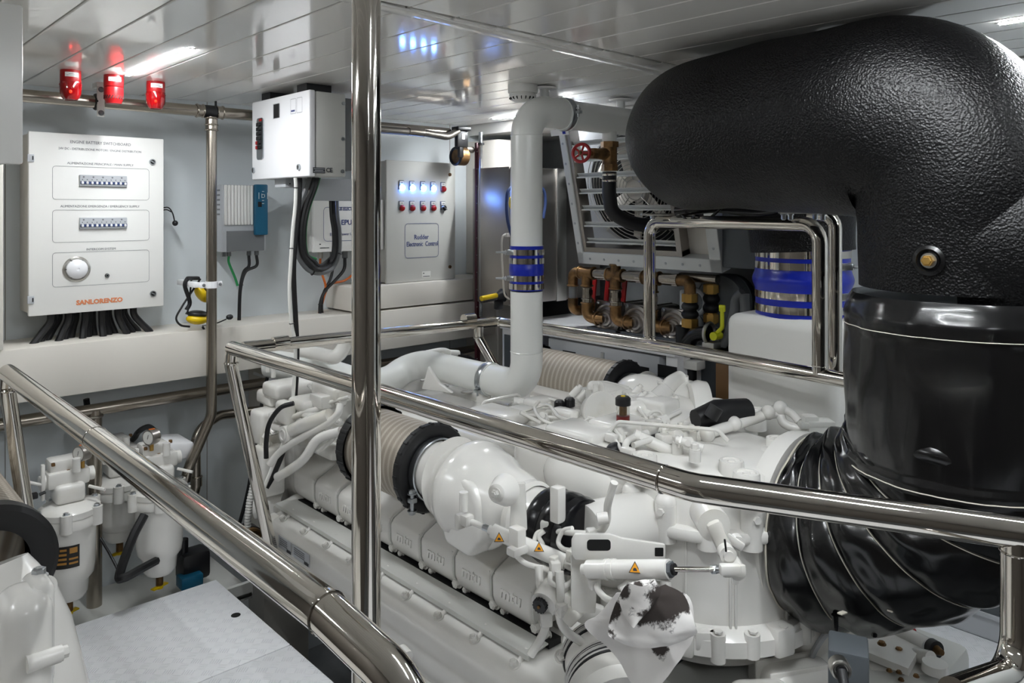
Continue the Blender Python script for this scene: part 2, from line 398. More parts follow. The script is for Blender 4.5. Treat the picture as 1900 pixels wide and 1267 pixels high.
# ================================================================== RED ALARM BEACONS
def beacon(px, py, sounder, label):
    c = P(px, py, Z=CZ); t = thing('alarm_beacon', label, 'alarm beacon', c, 'red alarm beacons on the ceiling')
    r = .034
    mb = MB('red'); mb.lathe([(r*.98,0),(r,-.012),(r,-.042),(r*.97,-.044)], c, n=36); mb.build('base', t)
    d = (V(0,0,0)-c); d.z = 0; d.normalize(); s = V(-d.y,d.x,0)*1
    lb = MB('label_white')
    n = 8; vv = []
    for i in range(n+1):
        a = (i/n-.5)*1.3+.12
        q = d*math.cos(a)+s*math.sin(a)
        vv += [c+q*(r+.0008)+Z_*(-.010), c+q*(r+.0008)+Z_*(-.026)]
    lb.add(vv, [(2*i,2*i+2,2*i+3,2*i+1) for i in range(n)])
    lb.m('ink_grey')
    for zz, k in ((-.0155,.3),(-.0205,.5)):
        vv = []
        for i in range(n+1):
            a = (i/n-.5)*2*k+.12; q = d*math.cos(a)+s*math.sin(a)
            vv += [c+q*(r+.0012)+Z_*(zz), c+q*(r+.0012)+Z_*(zz-.0018)]
        lb.add(vv, [(2*i,2*i+2,2*i+3,2*i+1) for i in range(n)])
    lb.build('label_plate', t)
    if sounder:
        mb = MB('red'); mb.lathe([(r*.98,-.046),(r*.99,-.085),(r*.9,-.094),(r*.84,-.098),(r*.78,-.106),(0,-.107)], c, n=36, caps=False)
        mb.m('hole')
        for i in range(22):
            a = 2*math.pi*i/22; q = V(math.cos(a),math.sin(a),0)
            mb.box(c+q*(r*.97)+Z_*-.083, (.004,.002,.014), R=Matrix.Rotation(a+math.pi/2,3,'Z')@Matrix.Rotation(.5,3,'Y'))
        mb.build('sounder', t)
    else:
        mb = MB('red_lens'); mb.lathe([(r*1.04,-.042),(r*1.06,-.062),(r*1.0,-.085),(r*.8,-.1),(r*.68,-.106),(r*.62,-.104),(0,-.1045)], c, n=40, caps=False)
        for i in range(20):
            a = 2*math.pi*i/20; q = V(math.cos(a),math.sin(a),0)
            mb.cyl(c+q*(r*1.05)+Z_*-.05, c+q*(r*.8)+Z_*-.099, .0012, n=5)
        mb.build('lens', t)
        mb = MB('red_glow'); mb.ball(c+d*(r*1.0)+Z_*-.08, .005, (1,1,1.2), 10); mb.build('lamp', t)
beacon(131,131,False,'red domed alarm beacon on ceiling, farthest left of the three')
beacon(211,140,True,'red alarm sounder with vent slots between the two domed beacons')
beacon(289,152,False,'red domed alarm beacon on ceiling nearest the hanging white box')

# ================================================================== PIPEWORK AND RAILS
def simple(name, m, label, cat, fn, group=None, parts=None):
    mb = MB(m); fn(mb); o = mb.build(name); return tag(o, label, cat, group)
zc = .42; Yc = 3.3
t = thing('ceiling_pipe', 'brushed steel pipe running under the ceiling above the battery switchboard', 'pipe', (1.3,Yc,zc))
mb = MB('steel'); mb.cyl((-.2,Yc,zc),(2.6,Yc,zc),.024,n=24); mb.build('tube', t)
tx = 1.306
for s_ in (-1,1):
    mb = MB('steel'); mb.cyl((tx+s_*.028,Yc,zc),(tx+s_*.055,Yc,zc),.027,n=24); mb.torus((tx+s_*.055,Yc,zc),X_,.026,.004); mb.torus((tx+s_*.03,Yc,zc),X_,.026,.004); mb.build('tee_fitting', t)
mb = MB('rubber'); mb.cyl((tx-.024,Yc,zc),(tx+.024,Yc,zc),.028,n=24); mb.box((tx+.018,Yc-.02,zc+.03),(.006,.01,.03)); mb.build('rubber_sleeve', t)
t = thing('drain_pipe', 'brushed steel pipe dropping from the ceiling pipe past the headset', 'pipe', (tx,3.28,-.9))
mb = MB('steel')
pA = P(393,770,Y=3.28); pB = P(350,880,Y=3.22)
mb.pipe([(tx,3.28,.395), (tx,3.28,pA.z), P(350,868,Y=3.28), P(345,890,Y=3.3)], .0215, R=.12, n=24); mb.build('tube', t)
mb = MB('steel')
mb.cyl((tx,3.28,.34),(tx,3.28,.385),.025,n=24)
for z in (.34,.362,.39): mb.torus((tx,3.28,z),Z_,.0245,.0035)
mb.build('coupling', t)
cz = P(393,528,Y=3.28).z
mb = MB('panel_bright'); mb.cyl((tx,3.28,cz-.014),(tx,3.28,cz+.014),.0255,n=24); mb.box((tx+.033,3.28,cz),(.025,.012,.026),.004); mb.box((tx-.035,3.28,cz),(.03,.012,.026),.004)
mb.box((tx-.06,3.38,cz+.002),(.026,.2,.022),.002); mb.m('plastic_grey'); mb.bolt((tx-.035,3.274,cz),-Y_,.005,.006); mb.bolt((tx+.035,3.274,cz),-Y_,.005,.006)
mb.build('pipe_clamp', t, 'white plastic pipe clamp')
t = thing('drain_pipe', 'brushed steel pipe bending down behind the fuel filters under the trunking', 'pipe', P(364,905,Y=3.45))
mb = MB('steel'); mb.pipe([P(640,742,Y=3.5),P(408,770,Y=3.45),P(362,800,Y=3.42),P(364,905,Y=3.42),P(345,950,Y=3.42)],.021,R=.09,n=20); mb.build('tube', t)
mb = MB('steel'); q = P(364,893,Y=3.42); mb.cyl(q+Z_*.02,q-Z_*.02,.0245,n=20); mb.torus(q+Z_*.02,Z_,.024,.003); mb.build('coupling', t)
zr = -.808
t = thing('wall_rail', 'brushed steel horizontal rail along the forward bulkhead below the cream trunking', 'rail', (1,3.45,zr))
mb = MB('steel'); mb.cyl((-.3,3.45,zr),(2.95,3.45,zr),.0245,n=24); mb.build('tube', t)
q = P(175,850,Y=3.45); mb = MB('steel'); mb.cyl((q.x,3.45,zr),(q.x,3.45,-1.6),.0285,n=24); mb.m('steel_dull'); mb.torus((q.x,3.45,zr-.026),Z_,.029,.005); mb.build('leg', t)
q = P(500,700,Y=3.45); mb = MB('panel_bright'); mb.box((q.x,3.45,zr),(.05,.06,.06),.008); mb.box((q.x,3.5,zr+.03),(.07,.1,.012),.002); mb.build('bracket', t)
# bracket of ceiling pipe
q = P(183,186,Y=Yc)
t = thing('pipe_bracket', 'pale grey bracket clamping the ceiling pipe beside the red sounder', 'bracket', (q.x,Yc,zc))
mb = MB('label_white'); mb.box((q.x,Yc-.028,zc),(.028,.01,.12),.005); mb.box((q.x,Yc,zc+.065),(.03,.06,.02),.003)
mb.m('plastic_grey'); mb.bolt((q.x,Yc-.033,zc-.045),-Y_,.008,.006); mb.bolt((q.x,Yc-.033,zc+.045),-Y_,.008,.006); mb.build('clamp', t)
mb = MB('rubber'); mb.torus((q.x-.01,Yc,zc),X_,.026,.007); mb.build('rubber_ring', t)
# handrails
RZ = -.5; RR = .0245
def weld(mb, p, axis, r, w_=.002): mb.torus(p, axis, r, w_, 32, 6)
t = thing('handrail', 'polished steel handrail nearest the camera, running down from the left edge', 'handrail', (.6,2.8,FZ))
A = V(.487,2.80,RZ); B = V(.487,.86,RZ)
mb = MB('chrome'); mb.pipe([A, B, V(.50,.70,RZ-.03), V(.53,.66,RZ-.25), V(.68,.66,FZ)], .0262, R=[.2,.08,.1], n=32, seg=10)
weld(mb, B, Y_, .0262, .0018); weld(mb, V(.487,1.86,RZ), Y_, .0262,.001); mb.build('top_rail', t)
mb = MB('chrome'); mb.pipe([A, A+V(0,.012,-.05), V(.56,2.84,-1.1), V(.61,2.86,FZ)], .023, R=.03, n=24); mb.ball(A,.0262,n=20); mb.torus(A+V(0,.005,-.055),V(.1,0,1),.021,.005); mb.build('leg', t)
t = thing('handrail', 'polished steel handrail crossing in front of the white engine with a kink to the right', 'handrail', (1.4,2.7,FZ))
A = P(430,646,Z=RZ); K = P(1290,902,Z=RZ); E = P(1888,988,Z=RZ); A.x = 1.17; K.x = 1.19
mb = MB('chrome'); mb.pipe([A, K, E, E+(E-K).normalized()*.25], .0255, R=.12, n=32, seg=8); weld(mb, K+V(-.003,.06,0), Y_, .0255,.0015); mb.build('top_rail', t)
mb = MB('chrome'); mb.pipe([A-Z_*.0, A+V(.0,.012,-.06), A+V(.21,.03,-1.0)], .0235, R=.03, n=24); mb.ball(A,.0258,n=20); mb.torus(A+V(0,.008,-.055),V(0,0,1),.021,.006); mb.build('leg', t)
L0 = P(1888,1235,D=E.dot(V(SA,CA,0))); L1 = P(1770,1290,D=1.08)
mb = MB('chrome'); mb.pipe([E, V(E.x,E.y,L0.z-.01), L1], .0235, R=.05, n=24); weld(mb, E-Z_*.03, Z_, .0235); mb.build('post', t)
mb = MB('chrome'); mb.cyl(V(E.x,E.y,L0.z),V(E.x+.0,E.y,FZ),.0235,n=24); mb.build('lower_post', t)
mb = MB('red'); mb.box(P(1868,998,D=1.19),(.012,.012,.006),.002); 
# guard around the far side
G1 = V(1.21,2.75,-.505); G2 = V(2.47,2.75,-.53); G3 = P(1250,646,D=2.92); G4 = P(1600,711,D=2.28)
t = thing('handrail', 'polished steel handrail around the far side of the engine with a raised hoop', 'handrail', (2.5,2.75,FZ))
mb = MB('chrome'); mb.pipe([G1, G2, G3, G4, G4+(G4-G3).normalized()*.4], .0235, R=.03, n=24)
for q in (P(520,636,Y=2.75),P(870,592,Y=2.75)): mb.cyl(q-X_*.03,q+X_*.03,.0255,n=24)
mb.build('top_rail', t)
mb = MB('chrome'); g = P(888,606,Y=2.74); mb.pipe([g, g-Z_*.05, P(930,700,D=3.55), P(985,860,D=3.35)], .0225, R=.03, n=20); mb.torus(g-Z_*.05,Z_,.02,.005); mb.build('leg', t)
def onrail(px):       # point of the top rail at a picture column
    a, b = G3, G4; best = min(((abs(CX+F*((CA*p.x-SA*p.y)/(SA*p.x+CA*p.y))-px), p) for p in [a.lerp(b, k/200) for k in range(-60,260)]), key=lambda q: q[0]); return best[1]
H1, H2 = onrail(1205), onrail(1522); dz = .405*H1.dot(V(SA,CA,0))/2.92*1
T1 = P(1205,412,D=H1.dot(V(SA,CA,0))); T2 = P(1522,414,D=H2.dot(V(SA,CA,0))); T2.z = T1.z = (T1.z+T2.z)/2
mb = MB('chrome'); mb.pipe([H1, V(H1.x,H1.y,T1.z), V(H2.x,H2.y,T2.z), H2], .0235, R=.06, n=24); weld(mb,H1+Z_*.03,Z_,.0235); weld(mb,H2+Z_*.03,Z_,.0235); mb.build('hoop', t)
# second hoop behind
t = thing('steel_bend', 'polished steel bend standing right behind the hoop of the far handrail', 'pipe', H2)
q0 = P(1500,395,D=2.55); mb = MB('chrome'); mb.pipe([q0, P(1549,400,D=2.5), P(1549,690,D=2.5)], .022, R=.07, n=24); mb.build('tube', t)
# support pole
q = P(679.5,600,D=1.64); t = thing('support_pole', 'polished steel pole from ceiling to floor in front of the engine', 'pole', (q.x,q.y,FZ))
mb = MB('chrome'); mb.cyl((q.x,q.y,CZ),(q.x,q.y,FZ-.1),.0305,n=48); mb.build('tube', t)
mb = MB('chrome'); mb.cyl((q.x,q.y,CZ-.006),(q.x,q.y,CZ),.07,n=40); mb.build('flange', t)
# ================================================================== BATTERY SWITCHBOARD
YF = 3.42
a = P(53,243,Y=YF); b = P(304,575,Y=YF); x0, x1, z0, z1 = a.x, b.x, P(60,587,Y=YF).z, a.z
t = thing('battery_switchboard', 'large white wall cabinet with two rows of breakers and a round buzzer', 'electrical cabinet', ((x0+x1)/2,YF+.1,z0))
mb = MB('cream'); mb.bb((x0+.008,YF+.022,z0+.006),(x1-.008,YW,z1-.004),.004); mb.build('body', t)
mb = MB('panel_white'); mb.bb((x0,YF,z0),(x1,YF+.02,z1),.004,2); door = mb.build('door', t)
xm = (x0+x1)/2; W_ = x1-x0; H_ = z1-z0
def S(fx, fz): return V(x0+W_*fx, YF-.0006, z1-H_*fz)      # fraction across and down the door
text('ENGINE BATTERY SWITCHBOARD', .0165, S(.51,.046), X_, Z_, 'ink_grey', door, sx=.88)
text('24V DC - DISTRIBUZIONE MOTORI / ENGINE DISTRIBUTION', .0125, S(.51,.085), X_, Z_, 'ink_grey', door, sx=.91)
text('ALIMENTAZIONE PRINCIPALE / MAIN SUPPLY', .0125, S(.51,.165), X_, Z_, 'ink_grey', door, sx=.97)
text('ALIMENTAZIONE EMERGENZA / EMERGENCY SUPPLY', .0125, S(.51,.405), X_, Z_, 'ink_grey', door, sx=.98)
text('INTERCOM SYSTEM', .0125, S(.51,.648), X_, Z_, 'ink_grey', door, sx=1.0)
text('SANLORENZO', .025, S(.5,.945), X_, Z_, 'logo_orange', door, sx=1.04, bold=.0012)
mb = MB('ink_grey')
for fz, h in ((.275,.185),(.515,.18),(.755,.19)): outline(mb, W_*.72, H_*h, .012, S(.52,fz)-Y_*.0003, X_, Z_, .0012)
mb.build('panel_outline', door)
for fz in (.26,.5):
    c = S(.525, fz)
    bw = W_*.352; mb = MB('label_grey'); mb.box(c-Y_*.004,(bw,.014,.045),.002,seg=1); mb.m('plastic_grey'); mb.box(c+V(0,-.011,-.009),(bw*.99,.004,.013),.001,seg=1)
    mb.m('navy'); mb.box(c+V(0,-.0125,-.009),(bw*.98,.003,.009))
    blk = mb.build('breaker_block', door)
    for i in range(10):
        mb = MB('panel_bright' if i != 7 else 'panel_bright'); q = c+V((i-4.5)*bw/10,-.015,-.009+(0 if i<9 else -.001))
        mb.box(q,(.0085,.009,.011),.003); mb.build('breaker_toggle', blk)
    mb = MB('ink')
    for i in range(10): mb.box(c+V((i-4.5)*bw/10,-.0115,.004),(.004,.001,.0025))
    mb.m('ink_grey')
    for i in range(5): mb.box(c+V((i-2)*bw/5-.004,-.0115,.014),(.006,.0008,.006))
    mb.m('ink_grey')
    for i in range(5):
        for k in range(5):
            if k != 2: mb.box(c+V((i-2)*bw/5,.003,-.034-k*.0055),(bw/5*(.72 if k%2 else .8)-(i==4)*.01,.001,.0014))
    for i in range(5):
        for dx, dzz, ww, hh in ((0,.0095,.019,.0006),(0,-.0095,.019,.0006),(-.0095,0,.0006,.019),(.0095,0,.0006,.019)):
            mb.box(c+V((i-2)*bw/5*1.02+dx,.003,.042+dzz),(ww,.001,hh))
    mb.m('ink')
    for i in (0,2):
        q = c+V((i-2)*bw/5*1.02,.0028,.0415); mb.prism([(-.007,-.003),(.006,-.003),(.006,0),(.003,.002),(0,.001),(0,.005),(-.002,.005),(-.002,.001),(-.007,.001)],q,X_,Z_,V(0,-.0006,0)); mb.box(q+V(.004,0,.006),(.002,.001,.002))
    for i in (1,3): mb.box(c+V((i-2)*bw/5*1.02+.002,.0028,.0415),(.008,.001,.0014))
    mb.build('symbols', blk)
c = S(.33,.755); r = .048
mb = MB('aluminium'); mb.lathe([(r,-.001),(r+.002,.004),(r-.003,.008),(r-.008,.004)],c+Y_*.001,-Y_,36); mb.m('panel_bright'); mb.lathe([(.038,0),(.038,.012),(.03,.02),(.012,.026),(.006,.026),(.005,.023),(0,.023)],c,-Y_,36,caps=False)
mb.m('hole')
for i in range(6): q = 2*math.pi*i/6; mb.box(c+V(.036*math.cos(q),-.006,.036*math.sin(q)),(.006,.012,.004),R=Matrix.Rotation(-q,3,'Y'))
mb.build('buzzer', door)
c = S(.552,.80); mb = MB('plastic_black'); mb.cyl(c,c-Y_*.006,.008,n=20); mb.m('zinc'); mb.torus(c-Y_*.006,Y_,.005,.0015,16,6); mb.build('socket', door)
for fx, fz in ((.905,.14),(.91,.922)):
    c = S(fx,fz); mb = MB('zinc'); mb.cyl(c,c-Y_*.006,.0125,n=24); mb.m('plastic_black'); mb.cyl(c-Y_*.006,c-Y_*.0065,.009,n=20); mb.m('zinc'); mb.box(c-Y_*.008,(.014,.004,.005),.001,R=Matrix.Rotation(.5,3,'Y')); mb.build('lock', door)
for fz in (.145,.91):
    c = S(.017,fz); mb = MB('label_grey'); mb.box(c+V(-.002,-.001,0),(.022,.012,.03),.002); mb.m('plastic_black'); mb.box(c+V(.004,-.008,0),(.004,.003,.015)); mb.build('hinge', door)
# black cables out of its bottom edge
def cable(pts, r, m, label, group=None, name='cable', ties=(), n=8, cat='cable', sub=8):
    if ties:
        mb = MB(m); mb.tube(pts, r, n, sub); o = mb.build(name); tag(o, label, cat, group)
        for k in ties:
            s_ = spline(pts, sub); i = min(int(k*len(s_)), len(s_)-2); tb_ = MB('plastic_black'); tb_.torus(s_[i],s_[i+1]-s_[i],r*1.15,r*.22,16,6); tb_.box(s_[i]+X_*r*1.3,(r*.8,r*.5,r*.5))
            tb_.build('cable_tie', o)
        return o
    mb = MB(m); mb.tube(pts, r, n, sub); return tag(mb.build(name), label, cat, group)
ORD = 'first second third fourth fifth sixth seventh eighth ninth tenth eleventh twelfth thirteenth fourteenth fifteenth sixteenth'.split()
for i in range(16):
    f = i/15; xx = x0+W_*(.17+.62*f)
    yt = YF+.05+.05*((i*7)%3)/2
    end = x0+W_*(.05+.86*f) if f<.55 else x0+W_*(.5+(f-.55)*.92)
    cable([(xx,yt,z0+.02),(xx,yt,z0-.03),(xx+(end-xx)*.45,yt+.0,z0-.07),(end,yt-.01,-.517),(end-.01,yt-.01,-.53)], .012 if i%3 else .014, 'plastic_black',
          'black cable under the large switchboard, %s of the bundle counted from the left' % ORD[i], 'black cables under the battery switchboard')
# small microphone on a curled lead, right of the switchboard
q = P(325,414,Y=3.52)
t = thing('headset_microphone', 'small black microphone on a thin lead sticking out beside the large white cabinet', 'microphone', q)
mb = MB('plastic_black'); mb.ball(q,.0125,(1,1,1),14); mb.build('foam_tip', t)
mb = MB('plastic_black'); mb.tube([P(298,386,Y=3.5)+V(-.06,0,0),P(298,386,Y=3.5),P(312,385,Y=3.5),P(320,395,Y=3.51),P(324,410,Y=3.52)],.0028,6); mb.tube([P(298,391,Y=3.5),P(309,389,Y=3.5),P(318,393,Y=3.5)],.0028,6); mb.build('boom', t)
# headset with yellow cups on the clamp of the drain pipe
Yh = 3.36
q = P(365,560,Y=Yh)
t = thing('headset', 'black headset with yellow ear cups hanging on the pipe clamp beside the switchboard', 'headset', q)
mb = MB('plastic_black'); mb.tube([P(348,516,Y=Yh),P(343,530,Y=Yh),P(352,560,Y=Yh),P(346,575,Y=Yh)],.009,10); mb.tube([P(372,517,Y=Yh),P(350,550,Y=Yh),P(337,570,Y=Yh),P(327,590,Y=Yh),P(335,603,Y=Yh),P(352,606,Y=Yh)],.0045,8); mb.tube([P(355,520,Y=Yh),P(350,570,Y=Yh),P(345,583,Y=Yh)],.004,8)
mb.box(P(358,516,Y=Yh),(.055,.03,.016),.007,R=Matrix.Rotation(.05,3,'Y')); mb.build('headband', t)
for (cx,cy,rx,ang) in ((366,592,.046,.12),(374,545,.044,1.0)):
    c = P(cx,cy,Y=Yh-.0); R = Matrix.Rotation(ang,3,'Y')
    mb = MB('yellow'); mb.ball(c,rx,(1,.85,.5),20,R); mb.build('ear_cup', t, 'yellow ear cup')
    mb = MB('plastic_black'); mb.ball(c+R@V(0,0,.022),rx*.98,(1,.85,.36),20,R); mb.build('ear_cushion', t)
mb = MB('plastic_black'); mb.tube([P(375,604,Y=Yh-.04),P(400,600,Y=Yh-.06),P(420,592,Y=Yh-.06)],.003,6); mb.ball(P(426,588,Y=Yh-.06),.012,(1.3,1,1),14); mb.tube([P(376,606,Y=Yh),P(381,617,Y=Yh),P(376,623,Y=Yh),P(372,612,Y=Yh)],.005,8); mb.build('microphone', t)

# ================================================================== GREY CHARGER WITH TEAL FACE
a = P(413,342,Y=3.47); b = P(493,468,Y=3.47)
xL, xR, zT, zB = P(413,400,Y=3.47).x, P(494,400,Y=3.47).x, P(413,342,Y=3.47).z, P(440,467,Y=3.47).z
t = thing('battery_charger', 'light grey ribbed charger with teal face on bulkhead left of the hanging box', 'battery charger', ((xL+xR)/2,3.53,zB))
mb = MB('label_grey'); mb.bb((xL,3.475,zB),(xR,YW,zT),.004); mb.m('panel_white')
n = 9
for i in range(n):
    xa = xL+(xR-xL)*(.04+.66*i/n); mb.bb((xa,3.465,zB+.105*(zT-zB)+.09),(xa+(xR-xL)*.66/n-.002,3.476,zT-.002),.003,1)
mb.m('plastic_grey'); mb.bb((xL+.02,3.464,zB+.002),(xR-.012,3.476,zB+.096),.002)
for i in range(6): mb.bb((xL-.0008,3.50,zT-.03-i*.022),(xL+.001,3.55,zT-.022-i*.022))
mb.build('body', t)
mb = MB('teal'); mb.bb((xL+(xR-xL)*.69,3.44,zB+.075),(xR-.004,3.47,zT+.003),.006); mb.m('label_white')
for i,hh in enumerate((.03,.02,.012,.03)): mb.box((xL+(xR-xL)*.76+i*.014,3.4395,zT-.05),(.002,.001,hh))
for i in range(5): mb.box((xR-.03,3.4395,zT-.03-i*.014),(.01,.001,.002))
mb.m('plastic_black'); mb.box((xL+(xR-xL)*.78,3.4395,zT-.09),(.018,.002,.024)); mb.build('display_panel', t, 'teal front panel')
for fx in (.12,.24,.7,.88):
    q = V(xL+(xR-xL)*fx,3.52,zB); mb = MB('plastic_grey'); mb.cyl(q,q-Z_*.022,.011,n=8); mb.build('cable_gland', t)
bx = P(447,520,Y=3.53)
gl = lambda fx: V(xL+(xR-xL)*fx,3.52,zB-.022)
cable([gl(.24),gl(.24)-Z_*.03,P(436,515,Y=3.53),P(441,530,Y=3.53)],.006,'green','green cable joining the bundle below the grey charger')
for fx, w_ in ((.7,0),(.88,1)):
    cable([gl(fx),gl(fx)-Z_*.05,P(452+w_*3,505,Y=3.53),P(445+w_,540,Y=3.53),P(443+w_,600,Y=3.53),P(441+w_,616,Y=3.53)],.0075,'plastic_black',
      'thick black cable of the charger, %s of the two' % ('right-hand one' if w_ else 'left-hand one'),'black cables below the charger',ties=((.55,) if not w_ else ()))

# ================================================================== HANGING CONTROL BOX
XB = 1.466; Yn = 2.73; Yk = 3.24; zT = .468; zB = P(574,327,X=XB).z
t = thing('control_box', 'white control box hanging under the ceiling with a vertical strip of switches', 'electrical cabinet', (XB+.15,(Yn+Yk)/2,zB))
XR = P(642,190,Y=Yn).x
mb = MB('box_grey'); mb.bb((XB+.03,Yn+.001,zB+.003),(XR,Yk-.002,zT-.003),.006); mb.build('body', t)
mb = MB('panel_bright'); mb.bb((XB,Yn,zB),(XB+.027,Yk,zT),.006,3); door = mb.build('door', t)
mb = MB('plastic_grey'); mb.bb((XR-.01,Yn+.05,zB+.03),(XR+.06,Yk,zT-.01),.004)
for i in range(8): mb.bb((XR+.06,Yn+.06+i*.05,zB+.04),(XR+.09,Yn+.075+i*.05,zT-.02))
mb.build('heat_sink', t)
for f in (.15,.78): mb = MB('plastic_black'); mb.bb((XB+.03,Yn+(Yk-Yn)*f,zT),(XB+.14,Yn+(Yk-Yn)*f+.08,CZ)); mb.build('hanger', t)
def SB(px, py): return P(px,py,X=XB-.0008)
mb = MB('plastic_black'); c = SB(513,206); mb.box(c,(.002,.052,.058),.0005,seg=1); mb.m('label_grey'); outline(mb,.056,.062,.002,c-X_*.001,-Y_,Z_,.002); mb.build('window', door)
c0, c1 = SB(484,219), SB(483,296); mb = MB('zinc'); h = (c0.z-c1.z); cm = (c0+c1)/2
mb.prism(rrect(.062,h,.014),cm,-Y_,Z_,V(-.004,0,0)); plate_ = mb.build('switch_plate', door)
for i in range(6):
    zz = c0.z-.028-i*.0195; mb = MB('plastic_black'); mb.box((XB-.008,cm.y+.012,zz),(.008,.022,.016),.002); mb.cyl((XB-.006,cm.y-.008,zz),(XB-.016,cm.y-.008,zz),.008,n=16); mb.build('switch', plate_)
mb = MB('red'); mb.box((XB-.006,cm.y-.008,c0.z-.01),(.004,.02,.01),.001)
for i in (4,5): mb.box((XB-.013,cm.y+.014,c0.z-.028-i*.0195),(.004,.016,.014),.001)
mb.build('red_marker', plate_)
for px, py in ((471,316),(555,310)): c = SB(px,py); mb = MB('zinc'); mb.cyl(c,c-X_*.006,.012,n=20); mb.m('plastic_black'); mb.box(c-X_*.007,(.001,.003,.014)); mb.build('lock', door)
c = SB(550,196); mb = MB('ink_grey'); outline(mb,.045,.06,.004,c+Y_*.026,-Y_,Z_,.0012); outline(mb,.045,.06,.004,c-Y_*.026,-Y_,Z_,.0012)
mb.m('ink_blue'); mb.box(c+V(0,.03,-.018),(.001,.03,.006)); mb.build('maker_label', door)
for px, py in ((638,192),(637,258),(636,318)):
    c = P(px,py,Y=Yn-.0005); c.x -= .002; mb = MB('zinc'); mb.cyl(c,c-Y_*.004,.0075,n=16); mb.build('screw', t)
c = P(592,316,Y=Yn-.001); mb = MB('ink'); mb.box(c,(.052,.001,.022)); mb.m('label_grey')
for i in range(3): mb.box(c+V(0,-.001,.006-i*.006),(.046-.01*(i==1),.001,.002))
pl = mb.build('rating_plate', t); text('CE', .024, P(611,316,Y=Yn-.002), X_, Z_, 'ink', t, name='approval_mark', bold=.0006)
# bracket and cables underneath
t2_ = thing('cable_bracket', 'pale grey perforated bracket under the hanging white box', 'bracket', P(600,350,Y=2.95))
mb = MB('label_grey'); mb.bb(P(530,347,Y=3.0)+V(0,0,.0),P(660,334,Y=3.0)+V(0,.1,0),.001); mb.bb(P(560,372,Y=2.93),P(660,333,Y=2.93)+Y_*.012,.001); mb.m('hole')
for px in (538,640,648,656): mb.cyl(P(px,341,Y=2.999),P(px,341,Y=2.997),.003,n=8)
mb.build('plate', t2_)
Yc1 = 2.86
gp = 'cables looped under the hanging white box'
def cp(l, Y): return [P(x,y,Y=Y) for x,y in l]
cable(cp([(548,330),(549,345),(548,380),(543,430),(540,480),(537,540),(541,600),(548,640),(546,700),(541,760),(528,815),(508,860),(490,905)],Yc1),.0075,'label_white','white ribbed conduit running from the hanging box down into the engine',gp,ties=(.1,.3,.5,.72))
cable(cp([(556,330),(556,345),(553,400),(546,470),(545,520),(549,600),(551,650),(549,710),(543,770),(528,830),(508,880),(494,905)],Yc1+.015),.0105,'plastic_black','thick black cable running beside the white ribbed conduit into the engine',gp)
lp = [(576,330),(570,350),(556,390),(550,430),(553,470),(570,497),(592,505),(615,497),(627,470),(628,430),(624,400),(622,372)]
for i,(dx,dy,r,m,l,yy) in enumerate(((0,0,.0135,'plastic_grey','thick dark grey cable, outermost of the loop under the hanging box',0),(8,-5,.0115,'plastic_black','thick black cable in the middle of the loop under the hanging box',-.02),(14,-11,.0095,'plastic_black','black cable on the inner side of the loop under the hanging box',-.01),(17,-16,.005,'green','thin green cable inside the loop under the hanging box',.0))):
    cx, cy = 590, 430
    pts = [(px+(dx if px<cx-4 else (-dx*.6 if px>cx+4 else 0)), py+(dy if py>470 else 0)) for px,py in lp]
    if i == 3: pts = pts[:6]
    cable([P(x,y,Y=2.9+yy+(.07 if x>595 else 0)+(.03 if x>595 and y<380 else 0)) for x,y in (pts if i==3 else pts[:-1]+[(pts[-1][0],352)])],r,m,l,gp,ties=((.3,.5,.72) if i==0 else ()))

# ================================================================== EPU CABINET behind the pole
Ye = 3.42
a, b = P(581,371,Y=Ye), P(716,468,Y=Ye); zt, zb_ = P(600,370,Y=Ye).z, P(600,467,Y=Ye).z
t = thing('power_unit_cabinet', 'white cabinet lettered EPU on the bulkhead, partly behind the polished pole', 'electrical cabinet', ((a.x+b.x)/2,3.5,zb_))
xl, xr = a.x, P(712,400,Y=Ye).x
mb = MB('box_grey'); mb.bb((xl,Ye+.02,zb_),(xr,YW,zt),.004); mb.build('body', t)
mb = MB('panel_white'); mb.bb((xl,Ye,zb_-.002),(xr,Ye+.019,zt+.002),.004); door = mb.build('door', t)
c = (P(600,388,Y=Ye)+P(600,444,Y=Ye))/2; mb = MB('ink_blue'); ow = .30; outline(mb,ow,.17,.02,V(c.x+ow/2,Ye-.001,c.z),X_,Z_,.002); mb.build('panel_outline', door)
text('STABILIS ELECTRA',.024,P(625,387.5,Y=Ye-.001)+X_*.035,X_,Z_,'ink_blue',door,align='CENTER',bold=.0006,italic=.2,sx=.78)
text('EPU',.036,P(633,413,Y=Ye-.001),X_,Z_,'ink_blue',door,align='LEFT',bold=.0006)
text('Electra Power Unit',.02,P(612,435,Y=Ye-.001),X_,Z_,'ink_blue',door,align='LEFT',sx=.95)
mb = MB('label_white'); c = P(602,456,Y=Ye-.001); mb.box(c,(.062,.001,.03)); mb.m('ink'); mb.box(c+V(-.024,-.001,.008),(.008,.001,.005)); mb.box(c+V(0,-.001,-.01),(.05,.001,.0035)); mb.build('label_plate', door)
mb = MB('plastic_black'); mb.box(P(562,442,Y=3.45),(.012,.02,.085),.003); mb.build('handle', t)
for px in (594,617,640): q = P(px,470,Y=3.5); mb = MB('aluminium' if px==594 else 'plastic_grey'); mb.cyl(q+Z_*.01,q-Z_*.025,.014,n=12); mb.build('cable_gland', t)
Yx = 3.5
cable(cp([(594,478),(595,500),(604,530),(600,550),(592,580),(592,595)],Yx),.006,'orange','orange cable coming down from the left gland of the EPU cabinet',ties=(.5,))
cable(cp([(660,505),(640,520),(615,527),(603,545),(592,590)],Yx+.01),.006,'orange','orange cable swinging in from behind the polished pole','cables below the EPU cabinet')
